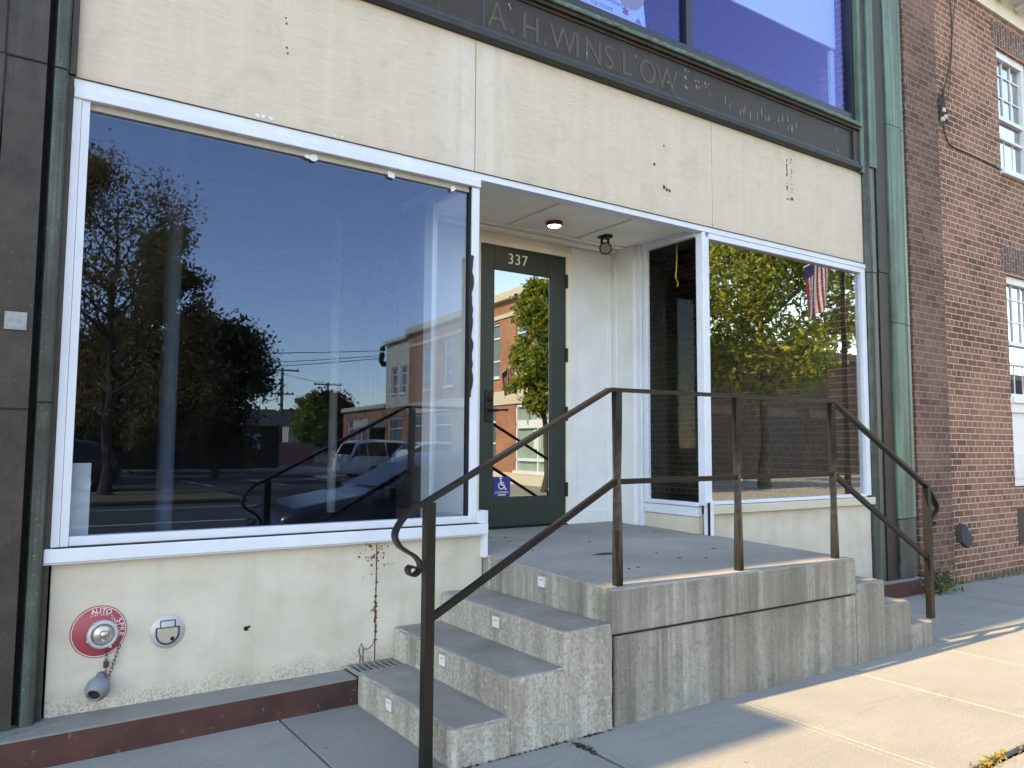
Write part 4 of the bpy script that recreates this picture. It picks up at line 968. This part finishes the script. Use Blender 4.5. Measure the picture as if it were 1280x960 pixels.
fpart('brick_wall', MT['farbrick'], wallgrid(lx(13), lx(31.55), -.1, 7.0, up+gfl))
fpart('rendered_wall', MT['creampaint'], wallgrid(lx(31.55), lx(34.95), 3.4, 6.85, [(lx(31.85), lx(32.75), 4.1, 5.55), (lx(33.2), lx(34.1), 4.14, 5.55)]))
low = [(lx(32.4), lx(34.6), .8, 2.85), (lx(38), lx(39.5), .9, 2.95), (lx(40.3), lx(42), .9, 2.95)]
fpart('brick_wall', MT['farbrick'], wallgrid(lx(31.55), lx(42.9), -.1, 3.42, low))
cp = MB(); cp.box(lx(12.9), lx(31.6), -.22, .4, 7.0, 7.32, .03); cp.box(lx(31.6), lx(35.05), -.2, .4, 6.85, 7.05, .03); fpart('parapet', MT['stone'], cp)
cp = MB(); cp.box(lx(34.95), lx(43), -.15, .4, 3.42, 3.66, .03); fpart('parapet', MT['stone'], cp)
bb = MB(); bb.box(lx(13), lx(31.5), -.06, 0, 2.98, 3.5); bb.box(lx(13), lx(31.5), -.05, 0, 6.35, 6.5); bb.box(lx(13), lx(31.5), -.08, 0, -.1, .40); fpart('stone_band', MT['stone'], bb)
for (a, b, z0, z1) in up+[(lx(31.85), lx(32.75), 4.1, 5.55), (lx(33.2), lx(34.1), 4.14, 5.55)]+low+gfl[1:]:
    mb = MB(); mb.box(a, a+.07, .06, .16, z0, z1); mb.box(b-.07, b, .06, .16, z0, z1); mb.box(a, b, .06, .16, z1-.08, z1); mb.box(a-.05, b+.05, -.06, .16, z0-.08, z0+.04); zq = z0+(z1-z0)*.3; mb.box(a+.07, b-.07, .07, .15, zq-.03, zq+.03); zq = z0+(z1-z0)*.72; mb.box(a+.07, b-.07, .07, .15, zq-.03, zq+.03)
    w = fpart('window', MT['paintwhite'], mb)
    o = MB().box(a+.05, b-.05, .12, .13, z0+.03, z1-.05).done('pane', simple('dark_pane', (.10, .15, .16), .15, 0, .3, 2)); o.parent = w
mb = MB(); a, b = lx(14.75), lx(17.9)
mb.box(a, a+.1, .02, .2, .42, 2.95); mb.box(b-.1, b, .02, .2, .42, 2.95); mb.box(a, b, .02, .2, 2.85, 2.95); mb.box(a, b, .02, .2, 2.05, 2.35); mb.box(a, b, .02, .2, .85, .95); mb.box(a-.05, b+.05, -.1, .2, .38, .5); mb.box((a+b)/2-.05, (a+b)/2+.05, .04, .18, .42, 2.95)
w = fpart('shop_window', MT['paintwhite'], mb)
o = MB().box(a, b, .13, .14, .45, 2.9).done('pane', simple('green_shop_pane', (.28, .40, .33), .2, 0, .35, 1.5)); o.parent = w
o = MB().box(a+1.5, a+2.0, .11, .125, 1.3, 2.0).done('notice', MT['paper']); o.parent = w
mb = MB(); mb.box(lx(34.9), lx(37.6), -1.0, .1, 2.35, 2.75, .02); fpart('canopy', MT['creampaint'], mb)
mb = MB(); mb.box(lx(35), lx(37.5), -.01, .2, -.1, 2.3); fpart('doorway', MT['black'], mb)
mb = MB(); mb.box(lx(13), lx(31.4), .3, 3, 6.3, 6.6); mb.box(lx(31.4), lx(42.8), .3, 8, 3.1, 3.35); mb.box(lx(13), lx(13)+.3, .3, 3, -.1, 6.6); mb.box(lx(34.9)-.3, lx(34.9), .3, 8, 3.4, 6.8); mb.box(lx(42.6), lx(42.9), .3, 8, -.1, 3.4); fpart('block_shell', MT['farbrick'], mb)

RW = thing('dark_backdrop_row', 'long dark shop row added as a backdrop against bright sky in the corner window', 'building', (40, -20, 0))  # added dark row, keeps bright sky out of the corner window reflection
mb = MB(); mb.box(20.5, 75, -26, -20, -.1, 6.0); mb.done('brick_wall', MT['backbrick'], RW)
mb = MB(); mb.box(20.3, 75, -20.25, -19.9, 6.0, 6.4, .03); mb.done('parapet', MT['bronze'], RW)
for k in range(12):
    w = MB().box(22+k*4.2, 25+k*4.2, -20.02, -19.95, .7, 2.9).done('shop_window', MT['shedwood'], RW)
    MB().box(22+k*4.2, 25+k*4.2, -20.06, -19.94, 2.9, 3.3).done('shop_fascia', MT['bronze'], RW)
# flags
def flag(name, label, base, tip, drop, width):
    t = thing(name, label, 'flag', base)
    MB().tube([base, tip], .018, 8).done('pole', MT['stone'], t)
    b_, tt = Vector(base), Vector(tip)
    nx, nz_ = 14, 26; mb = MB(); grid = []
    for i in range(nx+1):
        u = i/nx; top_ = tt+(b_-tt)*u*width; row = []
        for j in range(nz_+1):
            w_ = j/nz_; fold = .06*math.sin(u*9+w_*2)*w_
            row.append(mb.b.verts.new(top_+Vector((fold+.10*w_*(.5-u), fold*.7, -drop*w_))))
        grid.append(row)
    for i in range(nx):
        for j in range(nz_):
            f_ = mb.b.faces.new((grid[i][j], grid[i+1][j], grid[i+1][j+1], grid[i][j+1])); f_.smooth = True
            canton = (i < nx*5//13 and j < nz_*.22)
            # stripes run along the drop when the flag hangs from a slanted pole
            f_.material_index = 2 if canton else (0 if (int(i*13/nx) % 2 == 0) else 1)
    cl = mb.done('cloth', [MT['flagred'], MT['flagwhite'], MT['flagblue']], t)
    return t
flag('street_flag', 'striped flag hanging from a slanted pole on the brick block', (16.45, -17.3, 4.6), (15.25, -16.9, 4.0), .95, .62)
flag('hanging_flag', 'large striped flag reflected at the top of the corner window', (20.0, -8.5, 7.05), (18.15, -8.5, 6.25), 1.45, .62)
LP_ = thing('street_lamp', 'slim street lamp carrying the large striped flag', 'street lamp', (20.05, -8.6, 0))
MB().tube([(20.05, -8.6, -.1), (20.05, -8.6, 8.2), (20.3, -8.3, 8.7), (21.2, -7.4, 8.9)], [.09, .06, .05, .04], 10).done('pole', MT['blackmetal'], LP_)
MB().box(21.0, 21.6, -7.5, -7.0, 8.80, 8.92, .03).done('lamp_head', MT['grey'], LP_)

# --- trees
def tree(name, label, loc, h, trunk_r, spread, mat, nleaf, leaf, seed, clear=.28, dense=1.0, group='trees across the street', lean=0, shape='round'):
    random.seed(seed)
    t = thing(name, label, 'tree', loc, group)
    verts = []; faces = []; tips = []
    def seg(p0, p1, r0, r1, n=5):
        d = (p1-p0).normalized(); a = d.orthogonal().normalized(); c_ = d.cross(a); i = len(verts)
        for p, r in ((p0, r0), (p1, r1)):
            for k in range(n): verts.append(tuple(p+(a*math.cos(2*PI*k/n)+c_*math.sin(2*PI*k/n))*r))
        for k in range(n): faces.append((i+k, i+(k+1) % n, i+n+(k+1) % n, i+n+k))
    def env(z):   # crown radius at height fraction
        q_ = max(0, min(1, (z/h-clear)/(1-clear)))
        if shape == 'cone': return spread*(1-q_)**.75*min(1, .5+q_*4)
        return spread*math.sin(PI*min(1, (q_*.86+.14)))**.65
    def grow(p, d, L, r, lev):
        n = 3; q_ = p
        for k in range(n):
            d2 = (d+Vector((random.gauss(0, .12), random.gauss(0, .12), random.gauss(.03, .08)))).normalized()
            e = q_+d2*L/n; seg(q_, e, r*(1-.28*k/n), r*(1-.28*(k+1)/n), 5 if lev > 1 else 3); q_ = e; d = d2
            if lev <= 2: tips.append((q_.copy(), lev))
        if lev == 0 or r < .004: return
        for k in range(random.choice((2, 3, 3))):
            a = d.orthogonal().normalized(); a.rotate(Matrix.Rotation(random.uniform(0, 6.28), 3, d))
            nd = (d*.75+a*random.uniform(.45, .85)+Vector((0, 0, .12))).normalized()
            grow(q_, nd, L*random.uniform(.62, .82), r*.62, lev-1)
    p = Vector((0, 0, 0)); n = 12
    prev = p; 
    for k in range(n):
        z = h*.93*(k+1)/n; e = Vector((lean*z/h+random.gauss(0, .04), random.gauss(0, .04), z)); r0 = trunk_r*(1-k/n)**.8+.008; r1 = trunk_r*(1-(k+1)/n)**.8+.008
        seg(prev, e, r0*(1.35 if k == 0 else 1), r1, 8)
        if z/h > clear*.8:
            for j in range(4 if z/h > .5 else 3):
                a = random.uniform(0, 6.28); R_ = env(z)*random.uniform(.8, 1.05)
                up_ = .9 if shape == 'round' else .35
                grow(e, Vector((math.cos(a), math.sin(a), up_*random.uniform(.5, 1.1))).normalized(), max(.25, R_*.46), max(.010, r1*.5), 2)
        prev = e
    me = bpy.data.meshes.new('trunk'); me.from_pydata(verts, [], faces); me.materials.append(MT['bark']); 
    o = bpy.data.objects.new('trunk', me); COL.objects.link(o); o.parent = t
    pts = []
    for k in range(nleaf):
        q_, lev = random.choice(tips); s_ = .16*dense*(1 if lev else 1.0)*spread/2.2
        pts.append(q_+Vector((random.gauss(0, s_), random.gauss(0, s_), random.gauss(0, s_*.9))))
    o = leaves('crown', mat, pts, leaf); o.parent = t
    return t
tree('maple_tree', 'half bare brown tree standing in the planting island', (2.9, -20.0, -.05), 9.1, .14, 3.0, MT['leaf_brown'], 17000, .062, 1, .24, 1.35)
tree('maple_tree', 'bronze green tree behind the half bare one', (5.6, -27, -.1), 9.3, .16, 2.2, MT['leaf_mix'], 16000, .095, 2, .16, 1.5)
tree('maple_tree', 'dark rounded tree right of the bronze one', (8.9, -33, -.1), 6.5, .16, 2.9, MT['leaf_dark'], 20000, .12, 3, .16, 1.6)
tree('maple_tree', 'low dark tree filling the left edge of the lot', (-1.0, -31, -.1), 6.4, .15, 3.8, MT['leaf_dark'], 13000, .17, 4, .12, 1.7)
tree('maple_tree', 'low dark tree behind the parked dark car', (5.5, -39, -.1), 6.0, .15, 4.2, MT['leaf_dark'], 12000, .20, 14, .10, 1.7)
tree('yellow_tree', 'yellow green tree far off beside the utility pole', (21.4, -56, -.1), 5.2, .14, 2.0, MT['leaf_yellow'], 3600, .15, 5, .2, 1.2)
tree('dark_tree', 'small maroon tree far off near the brick block', (25.5, -62, -.1), 5.2, .14, 3.2, MT['leaf_maroon'], 7000, .18, 6, .12, 1.5)
tree('dark_tree', 'tree rising behind the low wing of the brick block', (25.8, -46, 0), 6.6, .14, 1.6, MT['leaf_dark'], 5000, .14, 7, .4, 1.3)
tree('street_tree', 'yellow green street tree in front of the shop window', (14.35, -13.1, 0), 6.3, .10, 1.45, MT['leaf_yellow'], 9000, .10, 8, .40, 1.3)
tree('street_tree', 'broad yellow green street tree reflected in the corner window', (22.6, -13.4, 0), 10.4, .18, 4.9, MT['leaf_yellow'], 42000, .115, 9, .30, 1.2)

# --- utility poles and lines
def pole(label, x, y, h, arms, trans):
    t = thing('utility_pole', label, 'utility pole', (x, y, 0), 'utility poles down the street')
    MB().tube([(x, y, -.2), (x, y, h)], [.16, .11], 10).done('pole', MT['pole'], t)
    for z, L_ in arms:
        MB().box(x-L_, x+L_, y-.06, y+.06, z-.06, z+.06).done('cross_arm', MT['pole'], t)
        for k in range(5): MB().lathe([(.05, 0), (.06, .08), (.02, .16)], (x-L_*.9+k*L_*.45, y, z+.06), 'z', 8).done('insulator', MT['grey'], t)
    for dx in trans: MB().lathe([(0, 0), (.26, 0), (.28, .7), (.1, .8), (0, .82)], (x+dx, y, h-2.0), 'z', 16).done('transformer', MT['silver'], t)
pole('wooden utility pole with one wide cross arm', 20.5, -60, 7.8, ((7.6, 1.4), (5.6, 1.0)), ())
pole('wooden utility pole carrying three transformers', 27.5, -68, 7.4, ((7.2, 1.4),), (-.9, .0, .9))
def wire(label, a, b, sag):
    a, b = Vector(a), Vector(b); mb = MB(); mb.tube([a+(b-a)*(k/16)-Vector((0, 0, sag*4*(k/16)*(1-k/16))) for k in range(17)], .018, 5)
    tag(mb.done('power_line', MT['blackmetal']), label, 'power line', 'power lines over the lot')
wire('uppermost power line from the brick block corner', (18.2, -35.0, 6.6), (-14, -38, 6.2), .7)
wire('middle power line from the brick block corner', (18.2, -35.0, 6.35), (-14, -36, 5.2), .9)
wire('lowest power line from the brick block corner', (18.2, -35.0, 6.2), (-14, -34, 4.6), .9)
wire('power line between the two utility poles', (19.3, -60, 7.7), (28.6, -68, 7.4), .3)
mb = MB()
for k in range(7): mb.lathe([(.12, -.12), (.16, 0), (.12, .14)], (18.05+random.gauss(0, .1), -35.2, 6.0+random.gauss(0, .35)), 'z', 10)
tag(mb.done('wire_junction', MT['blackmetal']), 'cluster of black splice boxes at the brick block corner', 'wire junction')

# --- sheds, walls
SH = thing('garage_shed', 'dark garage shed with notices across the lot', 'shed', (9.5, -43, 0))
MB().box(3.0, 15.0, -47, -43, -.2, 2.5).done('wall', MT['shedwood'], SH); MB().prism([(2.6, -42.6, 2.5), (2.6, -47.4, 2.5), (2.6, -45, 3.6)], (12.8, 0, 0)).done('roof', MT['asphalt'], SH)
for x in (10.3, 13.4): MB().box(x-.45, x+.45, -43.02, -42.99, 1.1, 2.0).done('notice', MT['paper'], SH)
LW = MB(); LW.box(15.8, 21.5, -55, -54.7, -.2, 1.55); tag(LW.done('boundary_wall', MT['farbrick']), 'low brick boundary wall beyond the shed', 'wall')
WH = thing('white_house', 'small pale house between the far trees', 'house', (24, -64, 0))
MB().box(22.5, 26.5, -68, -64, -.2, 3.2).done('wall', MT['creampaint'], WH); MB().prism([(22.2, -63.7, 3.2), (22.2, -68.3, 3.2), (22.2, -66, 4.6)], (4.6, 0, 0)).done('roof', MT['asphalt'], WH)
MB().box(23.4, 24.2, -64.02, -63.95, .2, 2.2).done('door', MT['paintwhite'], WH)
BH = thing('pale_house', 'pale house half hidden behind the dark tree', 'house', (14, -66, 0))
MB().box(11, 18.5, -72, -66, -.2, 4.2).done('wall', MT['creampaint'], BH); MB().prism([(10.7, -65.7, 4.2), (10.7, -72.3, 4.2), (10.7, -69, 6.4)], (8.1, 0, 0)).done('roof', MT['asphalt'], BH)
MB().box(13, 14, -66.02, -65.95, 1.2, 2.6).done('window', MT['paintwhite'], BH)

# --- cars
def car(name, label, loc, rot, paint, kind, scale=1):
    """front towards local -x"""
    t = thing(name, label, kind, (0, 0, 0), 'cars seen in the glass')
    if kind == 'sedan':
        L_, Wd = 4.6, .90
        st = [(-2.3, .42, .58, .60, .62), (-2.22, .28, .66, .72, .70), (-1.9, .22, .74, .80, .80), (-1.3, .2, .82, .90, .88), (-.95, .2, .86, .96, .90), (-.35, .2, .90, 1.30, .90), (.05, .2, .91, 1.44, .90), (.7, .2, .92, 1.45, .90), (1.2, .2, .93, 1.34, .90), (1.75, .22, .95, 1.06, .88), (2.15, .28, .92, 1.0, .82), (2.3, .45, .75, .8, .70)]
        cab = (4, 9); wx = (-1.42, 1.36)
    elif kind == 'minivan':
        st = [(-2.5, .42, .62, .64, .70), (-2.42, .28, .74, .80, .80), (-2.0, .22, .86, .93, .92), (-1.55, .2, .95, 1.05, .96), (-.7, .2, .98, 1.62, .97), (-.3, .2, 1.0, 1.74, .97), (.8, .2, 1.02, 1.78, .97), (1.8, .22, 1.03, 1.74, .96), (2.2, .25, 1.03, 1.62, .94), (2.48, .3, 1.0, 1.10, .90), (2.53, .42, .85, .9, .86)]
        cab = (3, 9); wx = (-1.55, 1.45)
    else:
        st = [(-2.25, .45, .70, .72, .72), (-2.17, .3, .82, .88, .80), (-1.8, .25, .92, 1.0, .90), (-1.05, .24, .98, 1.08, .93), (-.4, .24, 1.0, 1.55, .93), (0, .24, 1.02, 1.66, .93), (.9, .24, 1.04, 1.66, .93), (1.6, .25, 1.05, 1.58, .92), (2.0, .28, 1.04, 1.30, .90), (2.2, .35, 1.0, 1.06, .86), (2.25, .5, .85, .9, .8)]
        cab = (3, 8); wx = (-1.38, 1.35)
    mb = MB(); rows = []
    for x, zb, zbelt, ztop, hw in st:
        roof = hw*.74 if ztop > zbelt+.2 else hw*.86
        half = [(hw*.86, zb), (hw*.98, zb+(zbelt-zb)*.25), (hw, zb+(zbelt-zb)*.65), (hw*.965, zbelt), (roof, zbelt+(ztop-zbelt)*.90), (roof*.80, ztop-.01), (0, ztop+.012)]
        pts = [(-y, z) for y, z in half]+[(y, z) for y, z in half[-2::-1]]
        rows.append([mb.b.verts.new((x, y, z)) for y, z in pts])
    for a, b in zip(rows[:-1], rows[1:]):
        for k in range(len(a)-1):
            f_ = mb.b.faces.new((a[k], a[k+1], b[k+1], b[k])); f_.smooth = True
    for r_ in (rows[0], rows[-1]): mb.b.faces.new(r_)
    for a, b in zip(rows[:-1], rows[1:]): mb.b.faces.new((a[0], b[0], b[-1], a[-1]))
    body = mb.done('body', paint); body.parent = t
    def gl(name, quads, off):
        m = MB()
        for q4 in quads:
            c_ = sum((Vector(v) for v in q4), Vector())/4
            n_ = (Vector(q4[1])-Vector(q4[0])).cross(Vector(q4[2])-Vector(q4[1])).normalized()
            if n_.dot(off) < 0: n_ = -n_
            m.prism([c_+(Vector(v)-c_)*.93+n_*.004 for v in q4], n_*.008)
        o = m.done(name, MT['carglass']); o.parent = t
    def ring(i):
        x, zb, zbelt, ztop, hw = st[i]; roof = hw*.74 if ztop > zbelt+.2 else hw*.86
        return x, (hw*.965, zbelt+.02), (roof, zbelt+(ztop-zbelt)*.88), (roof*.8, ztop)
    for sgn in (-1, 1):
        q_ = []
        for i in range(cab[0], cab[1]):
            x0, a0, b0, _ = ring(i); x1, a1, b1, _ = ring(i+1)
            if b0[1]-a0[1] < .12 and b1[1]-a1[1] < .12: continue
            q_.append([(x0, sgn*a0[0], a0[1]), (x1, sgn*a1[0], a1[1]), (x1, sgn*b1[0], b1[1]), (x0, sgn*b0[0], b0[1])])
        gl('side_window', q_, Vector((0, sgn, .2)))
    x0, a0, b0, c0_ = ring(cab[0]); x1, a1, b1, c1_ = ring(cab[0]+1)
    gl('windshield', [[(x0+.02, -c0_[0], c0_[1]+.02), (x0+.02, c0_[0], c0_[1]+.02), (x1, c1_[0]*.97, c1_[1]), (x1, -c1_[0]*.97, c1_[1])]], Vector((-1, 0, 1)))
    x0, a0, b0, c0_ = ring(cab[1]); x1, a1, b1, c1_ = ring(cab[1]-1)
    gl('rear_window', [[(x0, -c0_[0], c0_[1]), (x0, c0_[0], c0_[1]), (x1, c1_[0], c1_[1]), (x1, -c1_[0], c1_[1])]], Vector((1, 0, 1)))
    hw = st[5][4]
    for x in wx:
        for sgn in (-1, 1):
            w = MB().lathe([(.20, -.11), (.30, -.11), (.335, -.07), (.335, .07), (.30, .11), (.20, .11)], (x, sgn*(hw-.09), .335), 'y', 28).done('wheel', MT['rubber']); w.parent = t
            r_ = MB().lathe([(0, sgn*.085), (.06, sgn*.10), (.19, sgn*.075), (.21, sgn*.11)], (x, sgn*(hw-.09), .335), 'y', 28).done('rim', MT['rim']); r_.parent = w
    for sgn in (-1, 1):
        i = 1; o = MB().box(st[1][0]-.02, st[1][0]+.25, sgn*st[1][4]*.62-.16, sgn*st[1][4]*.62+.16, st[1][2]-.14, st[1][2]-.02, .02).done('headlight', MT['lampglass']); o.parent = t
        o = MB().box(st[-2][0]-.22, st[-2][0]+.03, sgn*st[-2][4]*.84-.09, sgn*st[-2][4]*.84+.09, st[-2][2]-.22, st[-2][2]+.05, .02).done('tail_light', MT['tail']); o.parent = t
        o = MB().box(st[4][0]-.1, st[4][0]+.08, sgn*(hw+.02), sgn*(hw+.18), st[4][2]+.02, st[4][2]+.16, .02).done('side_mirror', paint); o.parent = t
    t.location = loc; t.rotation_euler = (0, 0, rot); t.scale = (scale,)*3
    return t
car('parked_car', 'dark blue sedan parked at the kerb, its hood reflected low in the big window', (5.25, -5.7, -.14), 0, MT['carblue'], 'sedan')
car('parked_car', 'white minivan parked across the lot', (15.9, -29.3, -.14), PI-.15, MT['carwhite'], 'minivan')
car('parked_car', 'white small utility vehicle parked beside the minivan', (17.3, -27.0, -.10), PI-.15, MT['carwhite'], 'wagon')
car('parked_car', 'charcoal car parked at the left edge of the lot', (1.6, -24.5, -.14), .2, MT['cardark'], 'wagon')

split_loose()
# ================================================================== CAMERA, LIGHT, WORLD
cam = bpy.data.cameras.new('camera'); cam.sensor_width = 36; cam.lens = 976.13/1280*36; cam.clip_end = 3000; cam.clip_start = .05
co = bpy.data.objects.new('camera', cam); COL.objects.link(co); S.camera = co
yaw, pitch, roll = .5957, .0793, .0062
fw = Vector((math.sin(yaw)*math.cos(pitch), math.cos(yaw)*math.cos(pitch), math.sin(pitch)))
r0 = Vector((math.cos(yaw), -math.sin(yaw), 0)); u0 = r0.cross(fw)
r = r0*math.cos(roll)+u0*math.sin(roll); u = -r0*math.sin(roll)+u0*math.cos(roll)
co.matrix_world = Matrix(((r.x, u.x, -fw.x, 0), (r.y, u.y, -fw.y, -4.2461), (r.z, u.z, -fw.z, 1.3956), (0, 0, 0, 1)))

Ld = Vector((1.2, -.10, -1.0)).normalized()
sun = bpy.data.lights.new('sun', 'SUN'); sun.energy = 2.0; sun.angle = rad(.53); sun.color = (1, .90, .70)
so_ = bpy.data.objects.new('sun', sun); COL.objects.link(so_); so_.rotation_euler = Ld.to_track_quat('-Z', 'Y').to_euler()
w = bpy.data.worlds.new('World'); S.world = w; w.use_nodes = True
nt = w.node_tree; sky = nt.nodes.new('ShaderNodeTexSky'); sky.sky_type = 'NISHITA'; sky.sun_disc = False
el = math.asin(-Ld.z); az = math.atan2(-Ld.x, -Ld.y)
sky.sun_elevation = el; sky.sun_rotation = az % (2*PI); sky.air_density = 1.0; sky.dust_density = 0; sky.ozone_density = 3.0
nt.links.new(sky.outputs[0], nt.nodes['Background'].inputs[0]); nt.nodes['Background'].inputs[1].default_value = .15
S.view_settings.view_transform = 'Standard'; S.view_settings.look = 'None'; S.view_settings.gamma = 1; S.view_settings.use_curve_mapping = False
S.view_settings.exposure = 2.4
S.view_settings.use_white_balance = True; S.view_settings.white_balance_temperature = 10000; S.view_settings.white_balance_tint = 15
S.render.engine = 'CYCLES'
S.cycles.use_denoising = True; S.cycles.max_bounces = 10; S.cycles.transparent_max_bounces = 16; S.cycles.glossy_bounces = 5; S.cycles.diffuse_bounces = 4
S.cycles.sample_clamp_indirect = 6; S.cycles.caustics_reflective = False; S.cycles.caustics_refractive = False
